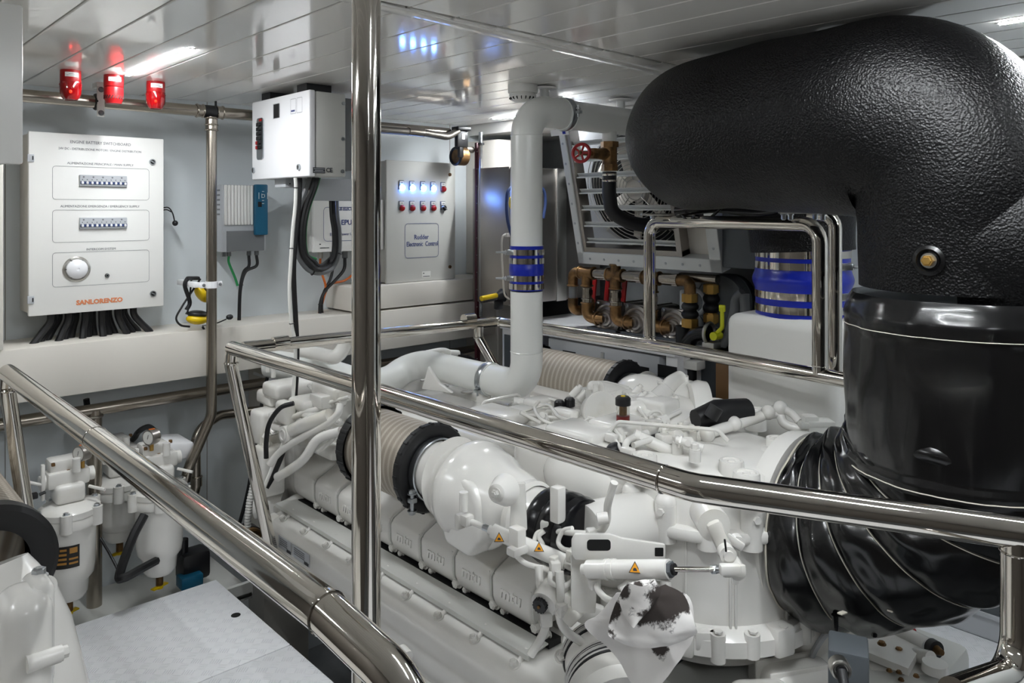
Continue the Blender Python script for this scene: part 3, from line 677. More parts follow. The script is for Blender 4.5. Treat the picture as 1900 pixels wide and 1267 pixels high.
cable(cp([(640,478),(638,500),(622,520),(603,540),(594,565),(594,596)],Yx-.01),.0085,'plastic_black','thick black cable curving down from the right gland of the EPU cabinet',ties=(.6,.8))
cable(cp([(617,478),(617,500),(612,520),(600,545),(597,570),(600,596)],Yx),.0075,'plastic_black','black cable from the middle gland of the EPU cabinet')

# ================================================================== RUDDER CONTROL PANEL
Yr = 3.40
xl, xr = P(717,400,Y=Yr).x, P(845,400,Y=Yr).x; zt = P(845,303,Y=Yr).z; zb_ = P(845,517,Y=Yr).z
t = thing('rudder_control_panel', 'light grey wall cabinet with blue and red lamps lettered Rudder Electronic Control', 'electrical cabinet', ((xl+xr)/2,3.5,zb_))
mb = MB('box_grey'); mb.bb((xl+.004,Yr+.022,zb_+.004),(xr-.004,YW,zt-.004),.004); mb.build('body', t)
mb = MB('box_grey'); mb.bb((xl,Yr,zb_),(xr,Yr+.02,zt),.005); door = mb.build('door', t)
cols = [P(x,350,Y=Yr).x for x in (745,764.5,784.5,803.5,822)]
for r_, (py) in enumerate((348,386)):
    for i, xx in enumerate(cols):
        pz = P((745,764.5,784.5,803.5,822)[i], py+ (i*.7 if r_==0 else 0), Y=Yr).z
        c = V(xx, Yr, pz)
        mb = MB('plastic_grey'); mb.box(c+V(-.003,-.003,.014),(.033,.006,.05),.003); mb.m('label_white'); mb.box(c+V(-.003,-.0065,.026),(.026,.002,.016)); mb.m('ink'); mb.box(c+V(-.003,-.0078,.026),(.015,.001,.003))
        h = mb.build('lamp_holder', door)
        blue = r_ == 0 and i < 4
        if r_ == 1 and i == 4:
            mb = MB('plastic_black'); mb.cyl(c,c-Y_*.018,.013,n=20); mb.m('zinc'); mb.box(c-Y_*.022,(.03,.01,.006),.002,R=Matrix.Rotation(.6,3,'Y')); mb.torus(c-Y_*.012,Y_,.014,.003,20,6); mb.build('key_switch', door)
        else:
            mb = MB('lamp_blue' if blue else 'red'); mb.lathe([(.0165,0),(.0165,.008),(.014,.014),(.007,.018),(0,.0185)],c,-Y_,24,caps=False); mb.build('lamp', h, 'lit blue-white lamp' if blue else 'unlit red lamp')
c = P(783,446,Y=Yr-.001); mb = MB('ink_blue'); outline(mb,.225,.185,.02,c,X_,Z_,.0022); mb.build('panel_outline', door)
text('Rudder',.036,P(782,440,Y=Yr-.001),X_,Z_,'ink_blue',door,sx=.9,bold=.0003)
text('Electronic  Control',.036,P(784,452.5,Y=Yr-.001),X_,Z_,'ink_blue',door,sx=.74,bold=.0003)
mb = MB('label_white'); c = P(791,509,Y=Yr-.001); mb.box(c,(.058,.001,.034)); mb.m('ink'); mb.box(c+V(-.018,-.001,.007),(.008,.001,.005)); mb.box(c+V(0,-.001,-.01),(.044,.001,.003)); mb.build('label_plate', door)
for py in (324,495): c = P(834.5,py,Y=Yr); mb = MB('bronze'); mb.cyl(c,c-Y_*.005,.0095,n=20); mb.m('plastic_black'); mb.box(c-Y_*.006,(.003,.001,.012)); mb.build('lock', door)
gcol = ('label_white','orange','green','label_white','label_white','label_white','green','green')
for i in range(7):
    px = 718+i*15; q = V(xl+.03+i*.058,3.5,zb_)
    mb = MB('label_grey'); mb.cyl(q+Z_*.004,q-Z_*.03,.0125,n=10); mb.build('cable_gland', t)
    cable([q-Z_*.03,q-Z_*.05+X_*-.002,q-Z_*.09+X_*-.012,q-Z_*.14+X_*-.016],.0065,gcol[i],'%s cable below the rudder control panel, %s gland from the left'%({'label_white':'white','orange':'orange','green':'green'}[gcol[i]],('first','second','third','fourth','fifth','sixth','seventh')[i]),'cables below the rudder control panel')
mb = MB('navy'); mb.bb((xr-.11,3.45,zb_-.1),(xr-.06,3.56,zb_-.005),.004); tag(mb.build('junction_box'),'small dark blue box under the right end of the rudder panel','junction box')
mb = MB('plastic_black'); mb.bb((xr-.13,3.44,zb_-.012),(xr-.02,3.6,zb_-.001),.002); tag(mb.build('mounting_strip'),'black strip along the underside of the rudder control panel','strip')
# black actuator under the ceiling and a bent pipe
q = P(851,285,Y=3.3)
t = thing('remote_valve', 'black hose reel shaped valve with white lettered bracket under the ceiling', 'valve', q)
mb = MB('plastic_black'); c = P(856,258,Y=3.25); mb.box(c,(.075,.03,.09),.006); mb.box(c+Z_*.055,(.09,.06,.02),.004); mb.box(c+V(-.005,0,-.06),(.03,.02,.08),.005); mb.build('bracket', t)
mb = MB('label_white'); mb.box(c+V(0,-.017,.012),(.022,.002,.03),.002); mb.build('label_plate', t)
mb = MB('bronze'); c2 = P(851,290,Y=3.3); mb.cyl(c2-X_*.02,c2+X_*.04,.05,n=28); mb.m('plastic_black'); mb.torus(c2-X_*.02,X_,.045,.008); mb.m('steel_dull'); mb.cyl(c2+V(.05,0,.04),c2+V(.1,0,.04),.018,n=16); mb.build('valve_body', t)
t = thing('ceiling_pipe', 'dark steel pipe bending toward the black valve under the ceiling', 'pipe', P(800,250,Y=3.3))
mb = MB('steel_dull'); mb.pipe([P(700,240,Y=3.25),P(790,247,Y=3.25),P(830,254,Y=3.25),P(850,243,Y=3.25)],.019,R=.08,n=20); mb.build('tube', t)
mb = MB('steel'); mb.cyl(P(757,243.5,Y=3.25),P(786,246.5,Y=3.25),.0225,n=20); mb.build('coupling', t)
# level gauge: dark red strip and ribbed conduit, bulkhead corner
mb = MB('dark_red'); a, b = P(886,265,Y=3.27), P(886,680,Y=3.27); mb.bb((a.x-.014,3.26,b.z),(a.x+.012,3.28,a.z),.003)
mb.m('label_white')
for i in range(13): mb.box((a.x-.012,3.2595,a.z-.05-i*.095),(.008,.001,.002))
o = mb.build('level_gauge'); tag(o,'dark red vertical gauge strip with white tick marks near the corner','gauge')
mb = MB('zinc'); q = P(892,262,Y=3.26); mb.cyl((q.x,3.26,q.z-.01),(q.x,3.26,q.z+.05),.012,n=14); mb.m('plastic_black'); mb.cyl((q.x,3.26,q.z-.01),(q.x,3.26,q.z-.02),.02,n=14); mb.build('end_fitting', o)
mb = MB('zinc'); q = P(892,270,Y=3.24); z = q.z
while z > P(892,588,Y=3.24).z: mb.cyl((q.x,3.24,z),(q.x,3.24,z-.007),.0105,.0085,n=12); z -= .0085
tag(mb.build('ribbed_conduit'),'bright ribbed metal conduit rising beside the dark red gauge strip','conduit')
# ================================================================== UPPER WHITE COOLANT PIPE (from the engine to the ceiling)
XP, YP = 2.12, 2.197
zlo = P(977,705,D=3.05).z; ztop = P(1040,190,D=3.05).z
t = thing('coolant_pipe', 'big white painted pipe looping up from the engine and turning right under the ceiling', 'pipe', (XP,YP,-.7))
YL = YP
pb = V(XP,YP,-.665); left = V(XP,2.86,-.655)
mb = MB('pipe_white'); mb.pipe([P(500,674,D=3.5),P(600,690,D=3.42),P(705,722,D=3.38),V(XP,2.95,-.700),V(XP,YP+.21,-.70)],.0625,R=[.3,.16,.16],n=40,seg=8)
mb.build('lower_run', t)
mb = MB('pipe_white'); mb.pipe([V(XP,YP+.215,-.70),V(XP,YP,-.70),V(XP,YP,P(977,540,D=3.05).z)],.0635,R=.14,n=40,seg=12)
q = P(977,652,D=3.05).z; mb.torus((XP,YP,q),Z_,.0632,.0022,40,6); mb.build('lower_elbow', t)
zh = .395
mb = MB('pipe_white'); mb.pipe([V(XP,YP,P(977,458,D=3.05).z),V(XP,YP,zh),V(XP+.21,YP,zh)],.0625,R=.15,n=40,seg=12)
q = P(977,252,D=3.05).z; mb.torus((XP,YP,q),Z_,.0622,.0022,40,6); mb.build('upper_elbow', t)
mb = MB('pipe_white'); mb.cyl((XP+.225,YP,zh),(XP+.66,YP,zh),.0605,n=40)
mb.cyl((XP+.505,YP,zh-.04),(XP+.505,YP,zh-.115),.032,n=24); mb.build('upper_run', t)
def pclamp(c, axis, r, parent, nut):
    mb = MB('zinc'); c = Vector(c); a = Vector(axis).normalized()
    mb.lathe([(r+.001,-.016),(r+.004,-.013),(r+.006,0),(r+.004,.013),(r+.001,.016)],c,a,40,caps=False)
    mb.m('pipe_white'); mb.torus(c+a*.019,a,r+.001,.003,40,6); mb.torus(c-a*.019,a,r+.001,.003,40,6)
    mb.m('zinc'); n = Vector(nut); mb.box(c+n*(r+.012),(.018,.03,.012),.002); mb.cyl(c+n*(r+.012)-Z_*.02,c+n*(r+.012)+Z_*.03,.004,n=8); mb.bolt(c+n*(r+.012)+Z_*.012,Z_,.008,.008)
    return mb.build('v_band_clamp', parent)
pclamp((XP+.215,YP,zh),X_,.0635,t,V(.05,-1,.05)); pclamp((XP,YP+.225,-.70),Y_,.0645,t,V(-.9,-.1,-.5))
# hanger rods
def hanger(x, y, z0_, label):
    t = thing('pipe_hanger', label, 'hanger', (x,y,z0_)); mb = MB('pipe_white'); mb.cyl((x,y,z0_),(x,y,CZ),.019,n=20); mb.build('rod', t)
    mb = MB('ceiling_white'); mb.lathe([(.055,-.006),(.05,-.012),(.02,-.014)],(x,y,CZ),(0,0,1),32); mb.build('flange', t); return t
hanger(XP+.13,YP+.03,.45,'white hanger post above the clamped bend of the white pipe'); hanger(XP+.62,YP+.03,.44,'white hanger post nearest the black duct, above the white pipe')
# support foot on the engine deck
t = thing('pipe_support', 'white bracket foot carrying the white pipe on the engine', 'bracket', (XP-.02,YP+.23,-.8))
mb = MB('enamel'); mb.prism([(-.05,0),(.06,0),(.04,.07),(-.035,.07)],(XP-.02,YP+.235,-.83),Y_,Z_,V(.012,0,0),.002); mb.box((XP-.02,YP+.235,-.828),(.09,.11,.012),.003); mb.build('foot', t)
mb = MB('zinc'); mb.bolt((XP-.05,YP+.26,-.822),Z_); mb.bolt((XP-.05,YP+.21,-.822),Z_); mb.build('bolt', t)
# blue silicone coupling
def coupling(c, r, z0_, z1_, bands, label, parent_name='hose_coupling', bulge=.0, group=None, bulges=()):
    t = thing(parent_name, label, 'hose coupling', (c[0],c[1],z0_), group)
    h = z1_-z0_; prof = []
    for i in range(41):
        f = i/40; rr = r
        for bc, bw, ba in bulges: rr += ba*math.exp(-((f-bc)/bw)**2)
        prof.append((rr, z0_+h*f))
    prof = [(r-.008, z0_)]+prof+[(r-.008, z1_)]
    mb = MB('blue'); mb.lathe(prof,(c[0],c[1],0),Z_,56,caps=False); mb.build('sleeve', t, 'blue silicone sleeve')
    d = V(-c[0],-c[1],0).normalized(); s = V(-d.y,d.x,0)
    for f, w_, screw in bands:
        zc_ = z0_+h*f; mb = MB('chrome'); mb.lathe([(r+.0008,zc_-w_/2),(r+.003,zc_-w_/2),(r+.003,zc_+w_/2),(r+.0008,zc_+w_/2)],(c[0],c[1],0),Z_,56,caps=False)
        if screw:
            q = V(c[0],c[1],zc_)+d*(r*.55)+s*screw*(r*.9); mb.m('zinc'); mb.box(q,(.035,.02,w_*.9),.003,R=Matrix.Rotation(math.atan2(s.y,s.x),3,'Z')); mb.cyl(q-s*.01*screw,q+s*.06*screw,.0035,n=8); mb.bolt(q+s*.02*screw,s*screw,.007,.012)
        mb.build('clamp_band', t)
    return t
zt_, zb_ = P(978,457,D=3.0).z, P(978,540,D=3.0).z
coupling((XP,YP),.0665,zb_,zt_,((.86,.022,-1),(.665,.022,0),(.275,.022,-1),(.09,.022,0)),'blue silicone hose coupling with steel bands on the upright white pipe',bulges=((.47,.1,.003),))
# smoke detector
q = P(970,158,Z=CZ); t = thing('smoke_detector', 'white round smoke detector on the ceiling behind the bend of the white pipe', 'smoke detector', q)
mb = MB('label_white'); mb.lathe([(.06,0),(.06,-.03),(.058,-.034)],q,n=36); mb.build('base', t)
mb = MB('label_white'); mb.lathe([(.05,-.034),(.055,-.045),(.045,-.062),(.03,-.068),(0,-.07)],q,n=36,caps=False); mb.m('hole')
for i in range(18): a_ = 2*math.pi*i/18; mb.box(q+V(.048*math.cos(a_),.048*math.sin(a_),-.053),(.012,.003,.012),R=Matrix.Rotation(a_,3,'Z')@Matrix.Rotation(-.5,3,'Y'))
mb.build('cap', t)
# bronze valve with red handwheel and black hose
vx = XP+.505; t = thing('gate_valve', 'bronze valve with red handwheel hanging below the white pipe', 'valve', (vx,YP,.1))
mb = MB('bronze'); mb.cyl((vx,YP,.30),(vx,YP,.275),.04,n=6); mb.cyl((vx,YP,.275),(vx,YP,.2),.033,n=20); mb.cyl((vx,YP,.2),(vx,YP,.172),.036,n=6)
vd = V(-.926,.178,0).normalized(); vo = V(vx,YP,.245); mb.cyl(vo,vo+vd*.08,.03,.022,n=20); mb.cyl(vo+vd*.08,vo+vd*.10,.026,n=6); mb.cyl(vo+vd*.10,vo+vd*.165,.011,n=14); mb.build('body', t)
hw = vo+vd*.155; ax = V(-.9,-.35,.1).normalized(); xx, yy, _ = frame(ax)
mb = MB('red'); mb.torus(hw,ax,.038,.0075,30,10); mb.cyl(hw-ax*.008,hw+ax*.008,.012,n=14)
for k in range(5): a_ = 2*math.pi*k/5; mb.cyl(hw,hw+(xx*math.cos(a_)+yy*math.sin(a_))*.036,.005,n=8)
mb.build('handwheel', t, 'red five-spoked handwheel')
mb = MB('chrome'); 
for z in (.155,.128): mb.torus((vx,YP,z),Z_,.027,.006,28,8)
mb.build('hose_clamp', t)
mb = MB('rubber'); mb.tube([V(vx,YP,.168),V(vx,YP,.06),V(vx+.02,YP-.02,-.02),V(vx+.13,YP-.1,-.065),V(vx+.3,YP-.25,-.03),V(vx+.5,YP-.4,.02)],.031,20); tag(mb.build('rubber_hose'),'thick black rubber hose curving from the bronze valve under the black duct','hose')

# ================================================================== FAN UNIT WITH LOUVRES on the starboard side
XF0, XF1 = 3.0, 2.8          # the face leans: top farther, bottom nearer
t = thing('ventilation_fan', 'large louvred fan unit leaning out from the starboard side behind the red handwheel', 'fan', (3.1,2.2,-.27))
pTL = P(1036,226,X=2.79); pBL = P(1078,487,X=2.95); pBR = P(1345,508,X=2.95); pTL.y = pBL.y; pTR = V(2.79, pBR.y, pTL.z)
upv = (pTL-pBL); upl = upv.length; upn = upv.normalized(); L_ = pBL.y-pBR.y; nrm = Y_.cross(upn).normalized()
if nrm.x > 0: nrm = -nrm
def FP(f, g, o=0): return V(pBL.x,pBL.y-L_*f,pBL.z)+upn*upl*g+nrm*o    # across, up, out of the fan face
def fbox(mb, f0,f1,g0,g1,o0,o1,bev=0):
    c = FP((f0+f1)/2,(g0+g1)/2,(o0+o1)/2); R = Matrix((Y_,upn,nrm)).transposed()
    mb.box(c,((f1-f0)*L_,(g1-g0)*upl,abs(o1-o0)),bev,R=R,seg=1)
mb = MB('aluminium_painted')
for a_ in ((0,1,0,.085,-.05,.02),(0,.05,0,1,-.05,.02),(.93,1,0,1,-.05,.02),(0,1,.93,1,-.05,.02)): fbox(mb,*a_,.003)
mb.build('frame', t)
mb = MB('label_grey'); fbox(mb,.01,.99,.01,.99,-.35,-.10); mb.m('cream'); fbox(mb,.72,.93,.08,.93,-.1,-.05); mb.m('grey_paint'); mb.bb((2.93,pBR.y-.16,pBL.z+.02),(3.09,pBR.y+.01,.3),.01); mb.build('housing', t)
mb = MB('hole'); fc = FP(.44,.5,-.098); 
x_, y_, _a = frame(nrm); 
mb.cyl(fc,fc+nrm*.004,.30,n=48); mb.build('fan_opening', t)
mb = MB('cream'); 
for k in range(7): a_=2*math.pi*k/7; mb.box(fc+nrm*.012+(x_*math.cos(a_)+y_*math.sin(a_))*.15,(.2,.09,.004),.002,R=Matrix((x_*math.cos(a_)+y_*math.sin(a_),-x_*math.sin(a_)+y_*math.cos(a_),nrm)).transposed()@Matrix.Rotation(.4,3,'X'))
mb.cyl(fc,fc+nrm*.04,.06,n=24); mb.build('blades', t)
mb = MB('aluminium')
for r_ in [.05+.018*i for i in range(14)]: mb.torus(fc+nrm*.05,nrm,r_,.0022,48,4)
for k in range(8): a_=2*math.pi*k/8; q=x_*math.cos(a_)+y_*math.sin(a_); mb.cyl(fc+nrm*.05+q*.05,fc+nrm*.05+q*.29,.003,n=5)
mb.build('guard_grille', t)
for g in (.84,.73,.62,.51,.395,.28,.165):
    mb = MB('aluminium_painted'); R = Matrix((Y_,upn,nrm)).transposed(); c = FP(.4,g,-.012); mb.box(c,(.70*L_,.026,.003),.001,R=R@Matrix.Rotation(.5,3,'X')); c2=FP(.4,g-.013,-.002); mb.box(c2,(.70*L_,.007,.012),.001,R=R); mb.build('louvre', t)
mb = MB('steel_brushed'); fbox(mb,.05,.075,.08,.93,-.06,.012,.001); fbox(mb,.725,.76,.08,.93,-.06,.012,.001); fbox(mb,.05,.76,.08,.12,-.06,.012,.001); mb.build('louvre_frame', t)
mb = MB('zinc')
for i in range(8): mb.bolt(FP(.1+.11*i,.04,.02),nrm,.005,.003)
for i in range(6): mb.bolt(FP(.022,.15+.14*i,.02),nrm,.005,.003); mb.bolt(FP(.965,.15+.14*i,.02),nrm,.005,.003)
mb.build('rivets', t)
mb = MB('label_white'); c=FP(.02,.93,.028); mb.box(c,(.12,.03,.001),R=Matrix((Y_,upn,nrm)).transposed()); mb.m('blue'); mb.box(c+nrm*.001+Y_*-.03,(.02,.02,.001),R=Matrix((Y_,upn,nrm)).transposed()); mb.build('sticker', t)
mb = MB('wall_dark'); mb.bb((3.2,2.6,.2),(3.59,3.0,.24)); mb.bb((3.3,1.8,.1),(3.59,2.9,.16)); tag(mb.build('ventilation_duct'),'dark duct behind the fan unit high on the starboard side','duct')

# ================================================================== STAINLESS CABINET, COLUMN SIDE
a = P(1008,312,Y=2.95); t = thing('stainless_cabinet', 'stainless steel cabinet behind the upright white pipe', 'cabinet', (3.2,3.05,-.45))
xa = P(945,400,Y=3.0).x; xb = P(1026,400,Y=3.0).x; xc = P(1049,400,Y=2.98).x
zt_, zb2 = P(1010,312,Y=3.0).z, P(1010,560,Y=3.0).z
mb = MB('steel_brushed'); mb.bb((xa,3.0,zb2),(3.5,3.3,zt_),.004); mb.build('body', t)
mb = MB('steel_brushed'); mb.bb((xa,2.975,zb2+.005),(xb,2.998,zt_-.004),.003); mb.build('door', t)
mb = MB('aluminium'); mb.bb((xb+.002,2.97,zb2),(xc,3.0,zt_),.002); mb.build('corner_post', t)
q = P(948,390,Y=2.93); t = thing('headset', 'dark headset with yellow cup hooped around behind the upright white pipe', 'headset', q)
mb = MB('navy'); mb.tube([P(950,440,Y=2.9),P(942,410,Y=2.9),P(940,375,Y=2.9),P(946,350,Y=2.9),P(975,340,Y=2.9),P(1006,350,Y=2.9),P(1012,375,Y=2.9),P(1008,405,Y=2.9)],.008,10); mb.build('headband', t)
mb = MB('yellow'); mb.ball(P(951,376,Y=2.93),.035,(.6,.6,1.1),18); mb.build('ear_cup', t)
cable([P(945,436,Y=2.93),P(933,438,Y=2.93),P(931,465,Y=2.93),P(933,510,Y=2.93),P(936,545,Y=2.93),P(945,555,Y=2.93)],.005,'cream','thin pale cable hanging left of the upright white pipe')
mb = MB('cream'); mb.box(P(942,436,Y=2.93),(.03,.02,.02),.003); tag(mb.build('cable_plug'),'small cream plug at the top of the thin pale cable','plug')
q = P(920,555,Y=3.0); t = thing('torch', 'black and yellow handheld torch lying on the white cabinet by the corner', 'torch', q)
mb = MB('plastic_black'); mb.cyl(P(893,558,Y=2.98),P(925,551,Y=2.98),.014,n=16); mb.cyl(P(920,552,Y=2.98),P(932,548,Y=2.98),.016,.036,n=20); mb.box(P(925,565,Y=2.98),(.05,.03,.05),.01); mb.build('grip', t)
mb = MB('yellow'); mb.cyl(P(893,554,Y=2.965),P(921,548,Y=2.965),.013,n=16); mb.build('barrel', t, 'yellow barrel')

# ================================================================== PUMP CABINET, PUMPS, BRONZE MANIFOLD
XCB = 2.78
tl = P(927,594,X=XCB); trr = P(1255,672,X=XCB)
zc0 = P(1100,626,X=XCB).z
Yl = P(927,600,X=XCB).y; Yr_ = P(1252,620,X=XCB).y
t = thing('pump_cabinet', 'long low white cabinet carrying the pumps behind the far handrail', 'cabinet', (3.1,2.4,-1.4))
mb = MB('panel_bright'); mb.bb((XCB,Yr_,zc0-.03),(3.45,Yl,zc0),.003); mb.build('top', t)
mb = MB('panel_bright'); mb.bb((XCB+.02,Yr_,-1.5),(3.45,Yr_+.06,zc0-.03),.002); mb.bb((XCB+.02,Yl-.08,-1.5),(3.45,Yl,zc0-.03),.002); mb.bb((XCB+.3,Yr_,-1.5),(3.44,Yl,zc0-.03)); mb.build('body', t)
mb = MB('label_grey'); ya, yb = P(1020,660,X=XCB+.03).y, P(1226,660,X=XCB+.03).y; zt2 = P(1100,640,X=XCB+.03).z; mb.bb((XCB+.02,yb,-1.4),(XCB+.26,ya,zt2),.004); mb.m('hole')
for px, py in ((1056,661),(1228,686),(1190,690)): q = P(px,py,X=XCB+.019); mb.box(q,(.003,.085,.05)) if px != 1228 else None
mb.build('drawer_front', t)
mb = MB('zinc'); q = P(1118,669,X=XCB+.018); mb.box(q,(.012,.02,.08),.003); mb.build('latch', t)
mb = MB('hole'); mb.box(P(1228+10,690,X=XCB+.015),(.003,.1,.055)); mb.build('handle_recess', t)
mb = MB('grey_paint'); q0_, q1_ = P(936,612,X=XCB+.01), P(970,612,X=XCB+.01); mb.bb((XCB+.008,q1_.y-.05,-1.3),(XCB+.012,q0_.y,zc0-.06)); mb.build('side_panel', t)
# manifold
XM = 2.95
zm = P(1100,507,X=XM).z
def MX(px): return P(px,507,X=XM).y
t = thing('pipe_manifold', 'bronze and steel pipe manifold running over the three pumps', 'pipework', (XM,2.2,-.5))
y0_, y1_ = MX(1066), MX(1268)
mb = MB('steel'); mb.cyl((XM,y0_,zm),(XM,y1_,zm),.0235,n=24); mb.cyl((XM+.05,y1_+.05,zm+.01),(XM+.05,MX(1320),zm+.01),.022,n=20); mb.build('tube', t)
for px in (1120,1180,1246): y = MX(px); mb = MB('steel'); mb.cyl((XM,y+.04,zm),(XM,y-.04,zm),.0285,n=20); mb.cyl((XM,y-.012,zm),(XM,y-.04,zm),.031,n=6); mb.build('union', t)
pump_px = (1094,1147,1214)
el = P(1063,520,X=XM)
mb = MB('bronze'); mb.pipe([(XM,y0_-.05,zm),(XM,el.y,zm),(XM,el.y,zm-.07)],.026,R=.03,n=20); mb.torus((XM,el.y,zm-.07),Z_,.027,.005); mb.build('elbow', t)
mb = MB('glass'); mb.cyl((XM,el.y,zm-.07),(XM,el.y,zm-.135),.022,n=20); mb.m('label_grey'); mb.cyl((XM,el.y,zm-.07),(XM,el.y,zm-.135),.014,n=12); mb.build('sight_glass', t)
mb = MB('bronze'); mb.pipe([(XM,el.y,zm-.135),(XM,el.y,zm-.2),(XM+.09,el.y-.05,zm-.2)],.026,R=.03,n=20); mb.cyl((XM+.02,el.y-.06,zm-.17),(XM+.06,el.y-.08,zm-.17),.04,n=8); mb.build('lower_elbow', t)
for i, px in enumerate(pump_px):
    y = MX(px-5); 
    mb = MB('bronze'); mb.cyl((XM,y+.045,zm),(XM,y-.045,zm),.0295,n=20); mb.pipe([(XM,y,zm),(XM,y,zm-.07)],.028,n=20); mb.torus((XM,y,zm-.065),Z_,.029,.005)
    mb.torus((XM,y+.045,zm),Y_,.029,.005); mb.torus((XM,y-.045,zm),Y_,.029,.005)
    if i == 1: mb.cyl((XM,y,zm),(XM,y,zm+.055),.026,n=20); mb.torus((XM,y,zm+.05),Z_,.027,.005)
    mb.build('tee', t)
    mb = MB('steel'); mb.cyl((XM,y,zm-.075),(XM,y,zm-.15),.0265,n=20); mb.cyl((XM,y,zm-.085),(XM,y,zm-.11),.03,n=6); mb.torus((XM,y,zm-.13),Z_,.028,.003); mb.build('union', t)
    mb = MB('bronze'); mb.pipe([(XM,y,zm-.15),(XM,y,zm-.225),(XM+.015,y-.085,zm-.225)],.028,R=.05,n=20); mb.torus((XM,y,zm-.152),Z_,.029,.004); mb.torus((XM+.01,y-.06,zm-.225),(.15,-1,0),.031,.006); mb.build('elbow', t)
mb = MB('bronze'); y = y1_; mb.pipe([(XM,y+.03,zm),(XM,y-.035,zm),(XM,y-.035,zm-.06)],.026,R=.035,n=20); mb.build('elbow', t)
ord_ = ('left-hand','middle','right-hand')
for i, px in enumerate(pump_px):
    y = MX(px-5)-.10; c = V(XM+.04,y,zm-.225)
    t = thing('water_pump', 'steel-fronted water pump on the white cabinet, %s of the three' % ord_[i], 'pump', (c.x+.1,c.y,zc0), 'water pumps on the white cabinet')
    mb = MB('steel_brushed'); mb.lathe([(.082,.03),(.082,-.005),(.07,-.012),(.06,-.008),(.05,-.016),(.04,-.012),(.034,-.02),(.024,-.02),(.02,-.035)],c,X_,40); 
    mb.bb((c.x+.012,c.y-.085,zc0+.002),(c.x+.03,c.y+.085,c.z+.085),.008); mb.build('front_plate', t)
    mb = MB('bronze'); mb.pipe([c-X_*.03,c-X_*.03+V(-.02,.05,0)],.02,n=16); mb.build('inlet', t)
    mb = MB('steel_dull'); mb.cyl(c+X_*.03,c+X_*.3,.07,n=28)
    for k in range(12): a_ = 2*math.pi*k/12; mb.box(c+V(.18,.072*math.cos(a_),.072*math.sin(a_)),(.2,.004,.012),R=Matrix.Rotation(a_,3,'X'))
    mb.build('motor', t)
    mb = MB('zinc')
    for sy in (-1,1):
        for szz in (-1,1): mb.bolt(c+V(.012,sy*.072,szz*.072),-X_,.007,.006)
    mb.build('bolts', t)
    mb = MB('hole'); q = V(c.x+.011,c.y-.01,zc0+.04); mb.box(q,(.002,.075,.03)); mb.m('label_white'); mb.box(q+V(-.002,0,.005),(.001,.045,.004)); mb.box(q+V(-.002,0,-.005),(.001,.03,.004)); mb.build('label_plate', t)
    mb = MB('grey_paint'); mb.bb((c.x-.03,c.y-.11,zc0),(c.x+.3,c.y+.11,zc0+.012),.002); mb.build('foot', t)
for px in (1127,1102,1158): mb = MB('red'); y = P(px,540,X=3.12).y; q=P(px,536,X=3.12); mb.box(q,(.012,.028,.15),.003,R=Matrix.Rotation(.12,3,'X')); tag(mb.build('valve_lever'),'red valve lever standing %s'%({1127:'behind the left-hand pump',1102:'just left of the left-hand pump',1158:'beside the middle pump'}[px]),'lever','red valve levers behind the pumps')
# rubber expansion joints between brass unions
def expansion(x, y, ztop_, zbot, label):
    t = thing('expansion_joint', label, 'pipe joint', (x,y,zbot), 'black rubber expansion joints between brass unions')
    h = ztop_-zbot
    for k, (za, zb3) in enumerate(((ztop_,ztop_-.27*h),(zbot+.27*h,zbot))):
        mb = MB('brass'); mb.cyl((x,y,za),(x,y,zb3),.027,n=8); zz = (za+zb3)/2; mb.cyl((x,y,zz+.018),(x,y,zz-.018),.037,n=8); mb.build('union', t, 'brass union nut')
    mb = MB('rubber'); za, zb3 = ztop_-.27*h, zbot+.27*h; n = 24
    mb.lathe([(.028+.011*abs(math.sin(math.pi*2*i/n)), za+(zb3-za)*i/n) for i in range(n+1)],(x,y,0),Z_,28); mb.build('bellows', t)
e1 = V(XM,y1_-.035,0); expansion(e1.x,e1.y,zm-.055,P(1268,606,X=XM).z,'rubber expansion joint right of the pumps, nearer the steel hoop')
q = P(1320,520,X=3.05); expansion(q.x,q.y,P(1320,525,X=3.05).z,P(1320,600,X=3.05).z,'rubber expansion joint behind the yellow valve handle')
mb = MB('rubber'); q = P(1266,604,X=XM); mb.cyl(q,q-Z_*.9,.03,n=20); tag(mb.build('rubber_hose'),'black hose dropping from the nearer expansion joint through the handrail','hose')
mb = MB('rubber'); q = P(1281,650,X=XM-.05); mb.cyl(q,q-Z_*.8,.027,n=20); tag(mb.build('rubber_hose'),'black hose clamped beside the other one below the handrail, right of the white cabinet','hose')
for px, py in ((1268,668),(1288,676)): mb = MB('label_white'); q = P(px,py,X=XM-.07); mb.box(q,(.07,.075,.04),.008); tag(mb.build('hose_clamp'),'white hose clamp on the black hoses below the handrail, %s one'%('left' if px==1268 else 'right'),'clamp','white hose clamps')
# yellow handled valve
q = P(1323,622,X=2.95); t = thing('ball_valve', 'black valve with long yellow lever beside the white tank', 'valve', q)
mb = MB('rubber_gloss'); mb.tube([P(1276,636,X=2.93),P(1290,622,X=2.93),P(1312,618,X=2.93)],.034,18); mb.build('hose', t)
mb = MB('aluminium'); mb.torus(P(1316,618,X=2.93),Y_,.043,.008); mb.box(P(1320,640,X=2.93),(.06,.06,.03),.006); mb.build('flange', t)
mb = MB('yellow_hi'); mb.pipe([P(1327,625,X=2.9),P(1331,617,X=2.9),P(1340,608,X=2.9),P(1340,572,X=2.9)],.009,R=.02,n=10); mb.box(P(1340,572,X=2.9),(.012,.03,.03),.005); mb.cyl(P(1328,623,X=2.9)-X_*.02,P(1328,623,X=2.9)+X_*.03,.018,n=16); mb.build('lever', t, 'yellow lever')
